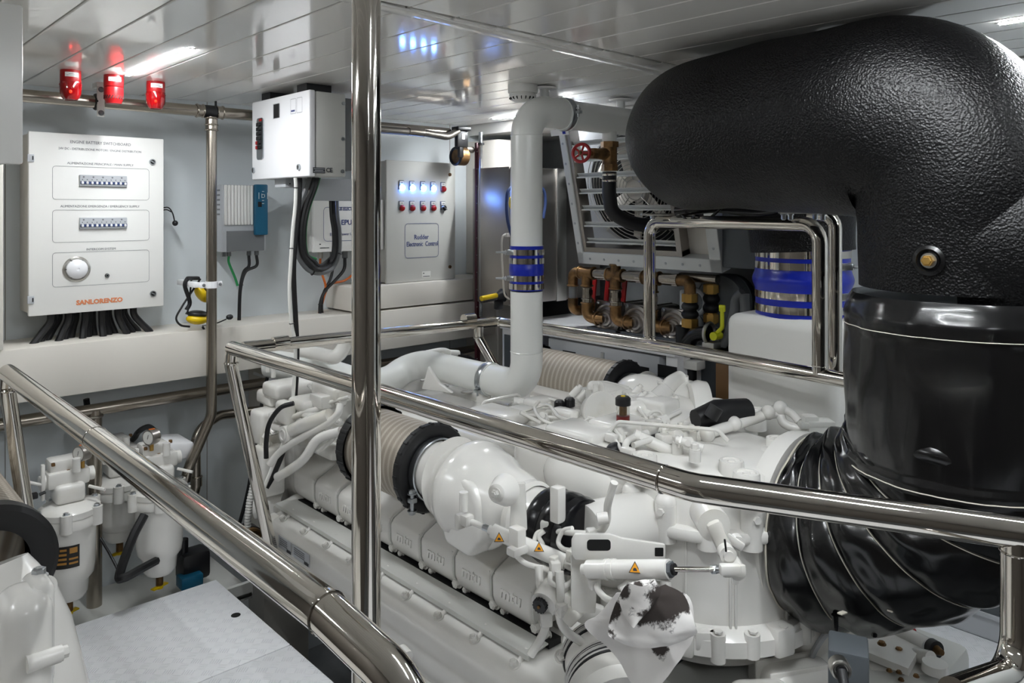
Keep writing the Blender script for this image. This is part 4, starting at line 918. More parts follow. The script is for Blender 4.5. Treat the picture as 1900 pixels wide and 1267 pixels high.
# blower behind and grey hoses
t = thing('blower', 'round grey ribbed blower behind the expansion joints', 'blower', P(1320,560,X=3.02)); mb = MB('grey_paint'); c = P(1335,560,X=3.06); mb.cyl(c,c+X_*.12,.12,n=32)
for i in range(7): mb.torus(c+X_*.012*i,X_,.12,.004)
mb.build('casing', t); mb = MB('label_grey'); c=P(1290,560,X=3.06); mb.torus(c,X_,.055,.012); mb.bb(c+V(0,-.02,-.13),c+V(.05,.09,.05),.01); mb.build('bracket', t)
for k, (pts, l) in enumerate((([(1340,640),(1352,620),(1362,580),(1366,555),(1378,542)],'curling under the fan unit'),([(1381,545),(1384,590),(1387,620),(1398,660),(1400,690)],'dropping beside the white tank'))):
    mb = MB('plastic_grey'); mb.tube([P(x,y,X=2.98) for x,y in pts],.021,14); tag(mb.build('grey_hose'),'thick grey hose '+l,'hose','grey hoses beside the tank')
# dark bin, box with logo low behind
mb = MB('grey_paint'); mb.bb(P(1392,900,X=2.98),V(3.05,P(1300,700,X=2.98).y,P(1340,668,X=2.98).z)); tag(mb.build('grey_locker'),'dark grey locker low between the pump cabinet and the tank','locker')
mb = MB('wood'); mb.box(P(1353,712,X=2.9),(.1,.07,.18),.004); tag(mb.build('carton'),'brown printed carton standing low beside the white tank','carton')
# ================================================================== WHITE TANK WITH BIG BLUE COUPLING
XT, YT = 2.74, 1.37
t = thing('exhaust_silencer', 'white rounded tank below the wide blue coupling', 'tank', (XT,YT,-1.5))
zt_ = P(1480,590,D=2.75).z
mb = MB('label_white'); mb.box((XT+.03,YT,(zt_-1.5)/2),(.44,.42,abs(-1.5-zt_)),.04,R=Matrix.Rotation(.0,3,'Z'),seg=4); mb.build('body', t)
coupling((XT,YT),.166,zt_-.01,P(1500,458,D=2.8).z,((.9,.026,0),(.74,.026,1),(.33,.026,1),(.14,.026,0)),'wide blue silicone coupling with four steel bands on the white tank',bulges=((.53,.1,.012),))
# ================================================================== BLACK INSULATED EXHAUST DUCT
def skin(center, radius, nu, nv, m, mb=None):
    """center(i/nu)->(point, tangent); radius(u, angle)->r"""
    mb = mb or MB(m); pts = [center(i/nu) for i in range(nu+1)]
    x, y, _ = frame(pts[0][1]); vv = []; fr = []
    for i, (p, t) in enumerate(pts):
        if i:
            q = pts[i-1][1].rotation_difference(t); x = q @ x; y = q @ y
        fr.append((p, x.copy(), y.copy(), t))
        for k in range(nv):
            a = 2*math.pi*k/nv; vv.append(p+(x*math.cos(a)+y*math.sin(a))*radius(i/nu, a))
    ff = [(j*nv+i, j*nv+(i+1)%nv, (j+1)*nv+(i+1)%nv, (j+1)*nv+i) for j in range(nu) for i in range(nv)]
    ff += [tuple(range(nv-1,-1,-1)), tuple(range(nu*nv, (nu+1)*nv))]
    mb.add(vv, ff); return mb, fr
from mathutils import noise
XD, YD = 2.1, .64
duct = thing('exhaust_duct', 'huge black foam-covered exhaust duct arching under the ceiling', 'duct', (XD,YD,-.2))
path = elbows([(XD,YD,-.19),(XD+.0,YD-.0,.242),(XD+.0,1.60,.242),(2.74,1.39,.22),(2.74,1.37,-.15)], R=[.54,.27,.22], seg=14)
# resample evenly
acc = [0]
for i in range(1,len(path)): acc.append(acc[-1]+(path[i]-path[i-1]).length)
TOT = acc[-1]
def at_len(s_):
    for i in range(1,len(path)):
        if acc[i] >= s_-1e-9: f = (s_-acc[i-1])/max(acc[i]-acc[i-1],1e-9); return path[i-1].lerp(path[i], max(0,min(1,f)))
    return path[-1]
def dc(u):
    s_ = u*TOT; e = .02; return at_len(s_), (at_len(min(s_+e,TOT))-at_len(max(s_-e,0))).normalized()
RK = [(0,.232),(.06,.235),(.13,.245),(.25,.262),(.38,.25),(.5,.236),(.62,.235),(.75,.215),(.88,.20),(1,.188)]
def rk(u):
    for (a,ra),(b,rb) in zip(RK, RK[1:]):
        if u <= b: f = (u-a)/(b-a); f = f*f*(3-2*f); return ra+(rb-ra)*f
    return RK[-1][1]
def rad(u, a):
    p, t = dc(u); return rk(u)+.007*noise.noise(V(p.x*4+math.cos(a)*1.3, p.y*4+math.sin(a)*1.3, p.z*4))
mb, fr = skin(dc, rad, 110, 72, 'black_foam'); mb.build('foam_cover', duct)
mb = MB('black_foam'); mb.lathe([(.262,0),(.256,.25),(.24,.6)],(XD+.03,YD-.0,-.08),V(.22,-1,.0),56); mb.build('branch', duct)
# bolt in its dimple
bp = P(1718,484,D=1.72)
d = V(bp.x-XD,bp.y-YD,0).normalized(); bp = V(XD,YD,bp.z)+d*.236
mb = MB('black_vinyl'); mb.lathe([(.032,-.01),(.034,.003),(.026,.006),(.02,-.002),(.0,-.002)],bp,d,32,caps=False); mb.build('washer', duct)
mb = MB('brass'); mb.cyl(bp,bp+d*.016,.013,n=6); mb.cyl(bp+d*.016,bp+d*.018,.0105,.009,n=6); mb.m('zinc'); mb.cyl(bp,bp+d*.004,.017,n=24); mb.build('bolt', duct, 'brass hexagon bolt')
# vinyl jacket: upright drum
jk = thing('vinyl_jacket', 'glossy black vinyl jacket with pale stitching around the lower bend of the exhaust', 'insulation jacket', (XD,YD,-1.1))
def rj(u, a):
    z = -.205-(.43)*u
    b = .262+.006*math.sin(math.pi*u)
    if u < .14: b = .246+.022*(u/.14)**.6
    w_ = .005*noise.noise(V(math.cos(a)*3, math.sin(a)*3, z*7))+.004*noise.noise(V(math.cos(a)*9,math.sin(a)*9,z*5))
    if u < .22: w_ += .007*noise.noise(V(math.cos(a)*4,math.sin(a)*4,z*20))
    if u > .93: b += .006
    return b+w_
mb, fr = skin(lambda u: (V(XD,YD,-.205-.43*u), V(0,0,-1)), rj, 50, 96, 'black_vinyl'); mb.build('upper_jacket', jk)
def seam(fr_, rf, k, nu, off=.0015, r=.0011, n=96):
    p, x, y, t = fr_[k]; pts = [p+(x*math.cos(a)+y*math.sin(a))*(rf(k/nu,a)+off) for a in [2*math.pi*i/n for i in range(n+1)]]
    m_ = MB('stitch'); m_.sweep(pts, r, 5); return m_
mb = seam(fr, rj, 9, 50); mb.build('stitching', jk, 'pale stitching'); mb = seam(fr, rj, 49, 50, .0015, .0016); mb.build('stitching', jk, 'pale stitching')
mb = MB('stitch'); a = -math.pi*.62
vx_ = []
q = P(1885,580,D=1.68)
for i in range(8):
    zz = -.215-.055*i/7; dd = V(q.x+.002*i-XD,q.y-YD,0).normalized(); vx_.append(V(XD,YD,zz)+dd*.274)
mb.sweep(vx_, .0012, 5); mb.build('stitching', jk, 'pale stitching')
# bend in gores
zf = -.885; cyE, czE = 1.035, -.49; RB = cyE-YD
NG = 6
def ec(u):
    if u < .0: u = 0
    a = u*(math.pi/2)
    return V(XD, cyE-RB*math.sin(a), czE-RB*math.cos(a)), V(0,-math.cos(a),math.sin(a))
def re(u, a):
    g = u*NG; f = g-math.floor(g)
    b = .236+.018*math.sin(math.pi*f)**.7 if u < .99 else .236
    p, t = ec(u)
    w_ = .016*noise.noise(V(u*5, math.cos(a)*1.6+4, math.sin(a)*1.6))+.008*noise.noise(V(u*16, math.cos(a)*4, math.sin(a)*4))
    return b+w_*(.4+math.sin(math.pi*f))
NU = 96
mb, fr = skin(ec, re, NU, 96, 'black_vinyl'); mb.build('lower_bend', jk)
for k in (1,16,32,48,64,80): seam(fr, re, k, NU, .002, .0013 if k>1 else .003).build('stitching', jk, 'pale stitching')
for px, py, l in ((1549,1140,48),(1621,1158,34)):
    q = P(px,py,D=1.92); mb = MB('black_vinyl'); mb.sweep([q,q-Z_*.03+X_*.004,q-Z_*.001*l+X_*.008],[.009,.007,.003],8); mb.build('strap', jk)
for px, py in ((1563,1137),(1655,1132),(1752,1104),(1852,1030)):
    q = P(px,py,D=1.83); mb = MB('stitch'); mb.box(q,(.03,.012,.004),.001,R=Matrix.Rotation(.2,3,'Y')); mb.build('hook', jk)
# valve body on the hoop, under the duct
q = P(1490,372,D=2.42); t = thing('pneumatic_actuator', 'small round grey actuator with paper label on the steel hoop under the duct', 'actuator', q-Z_*.03)
mb = MB('aluminium_painted'); mb.cyl(q-Z_*.03,q+Z_*.025,.042,n=36); mb.cyl(q+Z_*.025,q+Z_*.035,.008,n=12); mb.build('body', t)
mb = MB('aluminium'); mb.box(q-Z_*.036,(.13,.09,.01),.003,R=Matrix.Rotation(-.8,3,'Z')); mb.m('zinc')
for sx_ in (-1,1):
    for sy in (-1,1): v_ = V(SA*0+CA*sx_*.05+SA*sy*.03,-SA*sx_*.05+CA*sy*.03,0); mb.bolt(q+v_-Z_*.041,-Z_,.008,.018); mb.bolt(q+v_-Z_*.03,Z_,.008,.006)
mb.build('mounting_plate', t)
mb = MB('label_white'); mb.box(q+V(-.7,-.72,0).normalized()*.042+V(CA,-SA,0)*.012,(.028,.003,.042),R=Matrix.Rotation(-math.atan2(SA,CA),3,'Z')); mb.build('paper_label', t)
q = P(1238,398,D=2.95); mb = MB('aluminium'); mb.box(q,(.2,.06,.008),.002,R=Matrix.Rotation(-.8,3,'Z')); mb.m('zinc'); mb.bolt(q+V(-.05,.03,-.004),-Z_,.01,.012); mb.bolt(q+V(.05,-.05,-.004),-Z_,.01,.012); tag(mb.build('mounting_plate'),'grey bolted plate on the left corner of the steel hoop','plate')
mb = MB('rubber_gloss'); mb.tube([P(1255,392,D=2.9),P(1330,385,D=2.8),P(1400,392,D=2.75),P(1470,382,D=2.7)],.02,12); mb.tube([P(1265,398,D=2.85),P(1278,412,D=2.85),P(1290,400,D=2.8),P(1310,408,D=2.8),P(1340,385,D=2.75)],.005,8); tag(mb.build('black_hose'),'black hoses tangled along the top of the steel hoop','hose')
# ================================================================== MAIN ENGINE
EN = thing('marine_engine', 'big white marine diesel engine in the middle with moulded cylinder covers', 'engine', (2.1,2.0,-1.7))
def pd(l): return [P(x,y,D=d) for x,y,d in l]
def part(mb, name, label=None): return mb.build(name, EN, label)
# block
mb = MB('enamel'); mb.bb((1.62,1.5,-1.46),(2.6,2.95,-.98),.03); mb.bb((1.72,1.5,-1.02),(2.5,2.9,-.86),.03); part(mb,'engine_block')
mb = MB('grey_paint'); mb.bb((1.7,1.0,-1.95),(2.5,2.9,-1.44),.05); part(mb,'crankcase')
# cylinder head covers, near bank
PY = .1735
prof = [(1.60,-1.168),(1.522,-1.166),(1.503,-1.152),(1.488,-1.12),(1.486,-1.062),(1.50,-1.045),(1.63,-.984),(1.78,-.93),(1.80,-1.168)]
for i in range(8):
    y1 = 2.905-PY*i; y0 = y1-PY+.006
    mb = MB('enamel'); mb.prism([(p[0],p[1]) for p in prof],(0,y0,0),X_,Z_,V(0,y1-y0,0),.013,3)
    cvr = part(mb,'cylinder_head_cover')
    mb = MB('enamel_fine'); n_ = V(-1,0,0)
    cy_ = (y0+y1)/2
    if i not in (0,):
        text('mtu',.050,V(1.4868,cy_,-1.09),-Y_,Z_,'enamel_fine',cvr,name='embossed_logo',depth=.0035,bold=.0012,italic=.15,sx=1.1)
    mb = MB('enamel_fine'); mb.bolt(V(1.513,y0-.003,-1.15),-X_+Z_*.0,.0135,.02); mb.bolt(V(1.525,y0-.03,-1.165),-X_,.0095,.016); part(mb,'cover_bolt')
    mb = MB('box_grey'); mb.prism([(p[0]+.003,p[1]-.003) for p in prof[1:8]]+[(1.78,-1.0),(1.56,-1.1)],(0,y0-.0055,0),X_,Z_,V(0,.005,0)); part(mb,'cover_seal')
mb = MB('enamel'); mb.prism([(4.2-p[0],p[1]) for p in prof],(0,1.55,0),X_,Z_,V(0,1.38,0),.013,2); part(mb,'far_cylinder_bank')
# strip below the covers, manifold body, fillet tube
ylo, yhi = 1.47, 2.93
mb = MB('box_grey'); mb.prism([(1.425,-1.178),(1.50,-1.172),(1.50,-1.176),(1.429,-1.183),(1.429,-1.192),(1.425,-1.192)],(0,ylo,0),X_,Z_,V(0,yhi-ylo,0)); part(mb,'heat_shield','flat grey-white strip under the covers'); mb = MB('rubber'); mb.bb((1.503,ylo,-1.19),(1.55,yhi,-1.172)); part(mb,'gasket')  # dark strip stands in for the shadow in the gap under the covers
hp = [(1.60,-1.19),(1.47,-1.195),(1.415,-1.203),(1.380,-1.215),(1.366,-1.235),(1.363,-1.288),(1.358,-1.30),(1.362,-1.35),(1.375,-1.39),(1.40,-1.42),(1.44,-1.44),(1.6,-1.46)]
mb = MB('enamel_fine'); mb.prism(hp,(0,1.30,0),X_,Z_,V(0,1.60,0),.006,2); mb.cyl((1.435,1.28,-1.455),(1.435,2.88,-1.455),.024,n=20)
mb.prism([(a[0]-.004,a[1]) for a in hp[3:9]]+[(1.45,-1.39),(1.45,-1.24)],(0,1.27,0),X_,Z_,V(0,.09,0),.008); mb.prism([(a[0]-.004,a[1]) for a in hp[2:9]]+[(1.45,-1.39),(1.45,-1.24)],(0,2.86,0),X_,Z_,V(0,.06,0),.008)
mb.bb((1.372,1.35,-1.312),(1.40,2.84,-1.300),.003); mb.bb((1.366,1.35,-1.392),(1.42,2.84,-1.385),.003)
man = part(mb,'exhaust_manifold')
for i in range(9):
    y = 2.82-i*.165; mb = MB('enamel'); mb.bolt(V(1.405,y,-1.208),(-.5,0,1),.012,.018); mb.cyl(V(1.41,y,-1.212),V(1.45,y,-1.18),.008,n=10); mb.build('standoff_bolt', man)
def plate_label(y, z, w_, h_, parent):
    q = V(1.3625,y,z); mb = MB('label_grey'); mb.box(q,(.002,w_,h_)); mb.m('ink_grey')
    for k in range(4): mb.box(q+V(-.0015,.01,h_*(.32-.16*k)),(.001,w_*.6,.003))
    pl = mb.build('data_plate', parent); text('mtu',.02,q+V(-.002,-w_*.34,-h_*.3),-Y_,Z_,'ink',pl,bold=.0008,italic=.15)
plate_label(2.60,-1.262,.13,.046,man); plate_label(2.725,-1.262,.10,.046,man)
# gear end at the far left of the engine
mb = MB('enamel'); mb.prism([(1.56,-1.25),(1.50,-1.12),(1.50,-.95),(1.60,-.80),(2.0,-.76),(2.5,-.80),(2.6,-1.2)],(0,2.95,0),X_,Z_,V(0,.16,0),.02,3); mb.cyl((1.50,3.0,-1.22),(1.42,3.08,-1.22),.06,n=24); mb.cyl((1.44,2.92,-1.24),(1.58,2.92,-1.2),.055,n=24); part(mb,'gear_case')
mb = MB('enamel'); mb.cyl(P(530,806,D=3.0)+V(.03,0,0),P(530,806,D=3.0)-V(.012,0,0),.034,n=28); mb.torus(P(530,806,D=3.0)-V(.012,0,0),X_,.02,.004); part(mb,'round_cover')
mb = MB('enamel'); mb.bb((1.50,2.62,-.96),(1.66,2.94,-.90),.02); mb.prism([(-.17,-.05),(.17,-.02),(.17,.03),(-.17,.02)],(1.55,2.72,-.93),Y_,Z_,V(.06,0,0),.008); part(mb,'thermostat_housing')
pipes = [([(500,862,3.0),(520,838,3.0),(560,812,2.95),(600,790,2.9),(625,770,2.88),(632,750,2.9)],.014),
 ([(490,812,3.1),(510,790,3.1),(560,768,3.0),(610,752,3.0),(640,735,3.0)],.012),
 ([(545,755,3.1),(580,745,3.05),(640,728,3.0)],.008),([(550,766,3.05),(600,750,3.0),(648,736,2.95)],.007),
 ([(515,885,3.0),(540,870,2.95),(565,850,2.9),(590,815,2.88),(632,800,2.85)],.0175),
 ([(540,800,3.0),(565,788,2.95),(612,770,2.9)],.026),([(590,838,2.92),(610,822,2.9),(625,805,2.85)],.008)]
for pts, r in pipes: mb = MB('enamel'); mb.tube(pd(pts), r, 14); part(mb,'fluid_line')
for q, s_, rz in ((P(512,735,D=3.3),(.12,.14,.06),.0),(P(530,765,D=3.05),(.05,.1,.09),.0),(P(590,745,D=3.1),(.2,.14,.05),.0),(P(640,720,D=3.1),(.2,.2,.06),.0),(P(495,790,D=3.2),(.1,.12,.14),.0),(P(560,715,D=3.3),(.3,.14,.06),.0),(P(500,870,D=3.15),(.1,.1,.2),0),(P(575,770,D=3.0),(.06,.1,.03),0)):
    mb = MB('enamel'); mb.box(q,s_,.018,seg=3); part(mb,'casting')
mb = MB('enamel'); mb.pipe(pd([(640,640,3.25),(625,665,3.2),(560,650,3.35)]),.03,n=16)
for q in (P(497,690,D=3.3),P(507,700,D=3.3)): mb.cyl(q,q+Z_*.05,.01,n=10)
part(mb,'bracket_arm')
mb = MB('rubber'); mb.tube(pd([(545,748,2.9),(520,757,2.9),(500,785,2.9),(494,820,2.9),(494,850,2.9)]),.009,10); part(mb,'rubber_hose','black rubber hose')
# top decks
mb = MB('enamel_fine'); mb.bb((1.84,1.85,-.90),(2.42,2.93,-.835),.02,3); mb.prism([(-.14,0),(.14,0),(.10,.04),(-.10,.04)],(2.0,1.98,-.84),X_,Z_,V(0,.72,0),.008); mb.bb((2.16,1.7,-.86),(2.55,2.8,-.80),.03,3); part(mb,'top_cover')
for px, py in ((822,717),(866,728),(790,706),(955,752)):
    q = P(px,py,Z=-.797); mb = MB('enamel'); mb.lathe([(.026,0),(.026,.006),(.018,.007),(.016,.004),(0,.004)],q,Z_,28,caps=False); part(mb,'cover_plug')
mb = MB('enamel'); mb.prism([(0,0),(.14,0),(.08,.03),(.03,.09)],P(782,722,D=2.95),V(.3,-.95,0).normalized(),Z_,V(.02,.01,0),.004); part(mb,'lifting_bracket')
for sgn, Xf, Yf0, Yf1, zf_, nm in ((1,1.49,1.975,2.32,-.818,'near'),(2,2.64,2.12,2.68,-.80,'far')):
    R_ = .126 if sgn==1 else .137
    mb = MB('filter_mesh'); 
    # own origin on the axis so the lattice wraps it
    fo = thing('tmp','tmp tmp tmp tmp','x',(Xf,0,zf_)); 
    mb.cyl((Xf,Yf0+.012,zf_),(Xf,Yf1-.02,zf_),R_,n=64); flt = mb.build('air_filter', fo, 'pleated air filter element under expanded metal')
    flt.parent = EN; flt['_o'] = EN['_o']; flt.location = V(Xf,0,zf_)-Vector(EN['_o']); bpy.data.objects.remove(fo)
    mb = MB('rubber'); mb.lathe([(.085,.03),(.11,.028),(R_+.008,.022),(R_+.013,.018),(R_+.014,.0),(R_+.008,-.008),(R_-.01,-.012),(.10,-.008),(.092,.0)],(Xf,Yf0+.0,zf_),Y_,64,caps=False)
    for k in range(24): a_ = 2*math.pi*k/24; mb.box((Xf+(R_+.014)*math.cos(a_),Yf0+.006,zf_+(R_+.014)*math.sin(a_)),(.005,.018,.010),.001,R=Matrix.Rotation(-a_,3,'Y'))
    cap = part(mb,'filter_end_cap','black rubber end cap'); mb = MB('rubber'); mb.lathe([(R_+.012,-.03),(R_+.013,.012),(R_,.02),(0,.02)],(Xf,Yf1-.0,zf_),Y_,64,caps=False)
    for k in range(24): a_ = 2*math.pi*k/24; mb.box((Xf+(R_+.013)*math.cos(a_),Yf1-.01,zf_+(R_+.013)*math.sin(a_)),(.006,.04,.012),.001,R=Matrix.Rotation(-a_,3,'Y'))
    cap = part(mb,'filter_end_cap','black rubber end cap')
    mb = MB('zinc'); mb.lathe([(.096,-.014),(.1,-.012),(.1,.012),(.096,.014)],(Xf,Yf0-.022,zf_),Y_,48,caps=False)
    mb.cyl((Xf-.1,Yf0-.03,zf_-.045),(Xf-.1,Yf0-.03,zf_-.10),.006,n=10); mb.bolt((Xf-.1,Yf0-.03,zf_-.05),Z_,.011,.012); mb.bolt((Xf-.1,Yf0-.03,zf_-.1),-Z_,.011,.012); mb.box((Xf-.098,Yf0-.028,zf_-.07),(.022,.024,.016),.003); part(mb,'hose_clamp','steel hose clamp')
    mb = MB('enamel_fine'); mb.lathe([(.088,.01),(.092,-.03),(.094,-.06),(.12,-.085)],(Xf,Yf0-.02,zf_),Y_,48); part(mb,'filter_neck')
# compressor housing, near side
cx_, cz_ = 1.50, -.845
mb = MB('enamel_fine'); mb.lathe([(.094,.17),(.112,.155),(.118,.12),(.113,.112),(.113,.09),(.14,.07),(.148,.045),(.146,.02),(.138,.01),(.136,-.02),(.128,-.05),(.105,-.10),(.098,-.15),(.085,-.19)],(cx_+.01,1.75,cz_),Y_,56); mb.ball((cx_+.04,1.80,cz_-.045),.125,(1.0,.8,1.0),32); 
mb.prism([(-.10,.03),(-.06,.085),(.03,.10),(.09,.06),(.10,-.03),(.06,-.12),(-.05,-.13),(-.1,-.07)],(cx_-.105,1.735,cz_-.01),Y_,Z_,V(.2,0,0),.02,3); mb.torus((cx_-.0,1.735,cz_-.02),(-1,0,.2),.085,.045,40,16); 
mb.cyl((cx_-.10,1.74,cz_-.0),(cx_-.02,1.74,cz_-.02),.035,n=20); mb.ball((cx_-.10,1.74,cz_),.018,n=12); part(mb,'compressor_housing')
mb = MB('enamel'); mb.lathe([(.088,.02),(.098,.01),(.098,-.01),(.088,-.02)],(cx_,1.545,cz_-.005),Y_,40,caps=False); mb.lathe([(.085,0),(.085,-.05)],(cx_,1.53,cz_-.005),Y_,40); part(mb,'outlet_flange'); q = P(921,915,D=1.90); n0 = V(-.9,-.35,.15).normalized(); mb = MB('enamel_fine'); mb.lathe([(.04,-.05),(.026,-.008),(.022,0),(.014,.002)],q,n0,28); mb.bolt(q+n0*.0,n0,.010,.018); part(mb,'bolt_boss')
mb = MB('enamel'); mb.box(P(1035,935,D=1.97),(.03,.03,.09),.004); part(mb,'rib')
mb = MB('rubber_gloss'); mb.lathe([(.088,0),(.096,-.008),(.1,-.03),(.092,-.048),(.1,-.062),(.101,-.085),(.092,-.105),(.1,-.115),(.096,-.135),(.088,-.14)],(cx_+.005,1.485,cz_-.005),Y_,48); part(mb,'rubber_sleeve','black rubber sleeve')
# drum shaped turbine housing
tx_, ty_ = 2.0, 1.3
mb = MB('enamel_fine'); mb.lathe([(0,-.695),(.20,-.70),(.25,-.715),(.275,-.75),(.285,-.835),(.31,-.838),(.314,-.845),(.314,-.862),(.31,-.868),(.285,-.872),(.283,-1.09),(.30,-1.10),(.318,-1.115),(.32,-1.155),(.29,-1.165),(.24,-1.22)],(tx_,ty_,0),Z_,72,caps=False)
for k in range(22):
    a_ = 2*math.pi*k/22+.1; c_, s_ = math.cos(a_), math.sin(a_)
    if k%3: mb.cyl((tx_+.310*c_,ty_+.310*s_,-1.095),(tx_+.310*c_,ty_+.310*s_,-1.155-.012*(k%2)),.020,n=12)
    else: mb.box((tx_+.305*c_,ty_+.305*s_,-1.125),(.05,.06,.075),.008,R=Matrix.Rotation(a_,3,'Z'))
    mb.cyl((tx_+.316*c_,ty_+.316*s_,-1.09),(tx_+.316*c_,ty_+.316*s_,-1.085),.012,n=6)
for k in range(16):
    a_ = 2*math.pi*k/16+.2; c_, s_ = math.cos(a_), math.sin(a_)
    mb.cyl((tx_+.288*c_,ty_+.288*s_,-.785),(tx_+.288*c_,ty_+.288*s_,-.885),.030,n=16); mb.ball((tx_+.288*c_,ty_+.288*s_,-.785),.030,n=14); mb.cyl((tx_+.315*c_,ty_+.315*s_,-.80),(tx_+.325*c_,ty_+.325*s_,-.80),.010,n=6)
    if k%2: mb.box((tx_+.285*c_,ty_+.285*s_,-.77),(.03,.016,.1),.006,R=Matrix.Rotation(a_,3,'Z')); mb.box((tx_+.30*c_,ty_+.30*s_,-1.12),(.03,.07,.05),.006,R=Matrix.Rotation(a_+.15,3,'Z'))
for a_ in (-2.75,-2.35,-2.3,-1.75):
    c_, s_ = math.cos(a_), math.sin(a_); mb.box((tx_+.284*c_,ty_+.284*s_,-.98),(.012,.006,.24),.002,R=Matrix.Rotation(a_,3,'Z'))
drum = part(mb,'flywheel_housing')
mb = MB('enamel_fine'); mb.box((2.1,1.62,-.90),(.82,.46,.40),.07,seg=5); mb.ball((2.2,1.62,-.76),.22,(1.1,.9,.55),36); mb.ball((1.78,1.55,-.80),.14,(1,1.2,.8),28); part(mb,'turbo_casing')
mb = MB('enamel'); mb.cyl((cx_+.005,1.35,cz_-.005),(cx_+.26,1.32,cz_-.02),.085,n=32); part(mb,'inlet_duct')
mb = MB('enamel'); mb.lathe([(.245,.0),(.25,-.03),(.25,-.055)],(2.1,1.10,-.885),Y_,56); mb.cyl((2.1,1.3,-.92),(2.1,1.09,-.895),.205,n=48); mb.cyl((2.1,1.2,-1.0),(2.2,1.1,-1.2),.2,n=40); part(mb,'exhaust_flange')
for (px,py,r) in ((1196,842,.034),(1357,853,.033),(1385,876,.034),(1402,758,.034),(1443,812,.034),(1238,800,.0)):
    if r: q = P(px,py,Z=-.675); mb = MB('enamel_fine'); mb.lathe([(r*1.08,-.07),(r,-.004),(r*.96,0),(r*.72,0),(r*.70,-.004),(r*.3,-.004),(r*.28,.0),(0,.0)],q,Z_,36,caps=False); mb.build('boss', drum)
mb = MB('enamel'); mb.box(P(1297,790,Z=-.70),(.12,.09,.05),.004,R=Matrix.Rotation(.3,3,'Z'),taper=(.8,.8)); part(mb,'sensor_cover')
mb = MB('box_grey'); mb.box(P(1519,825,D=2.45),(.085,.06,.16),.005,R=Matrix.Rotation(-.75,3,'Z')); mb.box(P(1508,786,D=2.45),(.095,.06,.02),.005,R=Matrix.Rotation(-.75,3,'Z')); mb.box(P(1502,778,D=2.45),(.05,.045,.03),.01,R=Matrix.Rotation(-.75,3,'Z'))
q = P(1535,815,D=2.40); mb.torus(q,V(-SA,-CA,0),.012,.003,20,6); mb.torus(P(1538,840,D=2.40),V(-SA,-CA,0),.012,.003,20,6); part(mb,'junction_box','grey-white junction box')
# conduits and lines over the top
def ribbed(pts, r, n=10, pitch=.006):
    mb = MB('enamel'); s_ = spline(pts, 24); L = 0; out = []; 
    rs = []
    for i, p in enumerate(s_):
        if i: L += (s_[i]-s_[i-1]).length
        rs.append(r*(1+.09*math.sin(2*math.pi*L/pitch)))
    mb.sweep(s_, rs, n); return mb
mb = ribbed(pd([(1088,757,2.62),(1092,775,2.6),(1108,786,2.55),(1150,788,2.5),(1200,792,2.45),(1240,806,2.4),(1275,815,2.35),(1310,806,2.35)]),.0155,14,.008); part(mb,'corrugated_conduit')
mb = MB('enamel'); mb.tube(pd([(1305,808,2.35),(1340,795,2.4),(1380,783,2.45),(1412,772,2.5),(1428,762,2.55)]),.017,16); mb.tube(pd([(1420,770,2.5),(1445,768,2.5),(1455,785,2.48),(1480,795,2.46),(1500,792,2.45)]),.015,14); mb.tube(pd([(1428,762,2.55),(1448,757,2.5),(1470,768,2.48),(1483,782,2.46)]),.013,14)
for q in pd([(1312,807,2.34),(1362,786,2.42),(1425,765,2.5),(1448,757,2.5)]): mb.ball(q,.024,n=12)
part(mb,'conduit')
mb = MB('enamel'); mb.box(P(1210,805,D=2.42),(.04,.03,.09),.004); mb.box(P(1205,795,D=2.42),(.05,.05,.03),.006); part(mb,'conduit_bracket')
lines = [([(1302,741,2.75),(1330,742,2.75),(1352,747,2.72),(1382,755,2.7)],.0075),([(1352,748,2.7),(1342,756,2.65),(1342,770,2.6)],.006),
 ([(1300,795,2.4),(1270,790,2.5),(1245,770,2.6),(1262,762,2.65),(1285,755,2.7)],.008),
 ([(1160,838,2.2),(1162,822,2.2),(1175,812,2.25),(1200,803,2.3)],.0105),([(1175,826,2.2),(1210,815,2.25)],.0085),
 ([(1000,745,2.7),(992,757,2.65),(1005,778,2.55),(1040,790,2.5),(1075,792,2.45),(1110,806,2.4),(1140,815,2.3),(1153,835,2.2)],.0055),
 ([(1000,752,2.75),(1020,753,2.7),(1036,772,2.6),(1062,780,2.5),(1080,788,2.48)],.006),
 ([(1090,790,2.5),(1130,801,2.4),(1165,805,2.35)],.005),([(1040,745,2.8),(1015,740,2.85),(985,748,2.85)],.005),
 ([(965,765,2.6),(985,775,2.6),(1005,785,2.55)],.006),([(1225,790,2.45),(1238,775,2.5),(1262,763,2.55)],.007),([(1218,792,2.4),(1235,772,2.5)],.006),
 ([(950,770,2.65),(990,758,2.7),(1010,752,2.7)],.004),([(1210,768,2.6),(1235,778,2.5),(1242,795,2.4)],.005)]
for pts, r in lines: mb = MB('enamel'); mb.tube(pd(pts), r, 10); part(mb,'fluid_line')
for px, py, d_ in ((1085,792,2.48),(1165,838,2.18),(1135,812,2.3)): mb = MB('enamel'); mb.box(P(px,py,D=d_),(.025,.04,.025),.005); part(mb,'line_clamp')
def cyl_px(mb, px, py, d_, r, h, up=Z_, n=24): q = P(px,py,D=d_); mb.cyl(q-up*h/2,q+up*h/2,r,n=n); return q
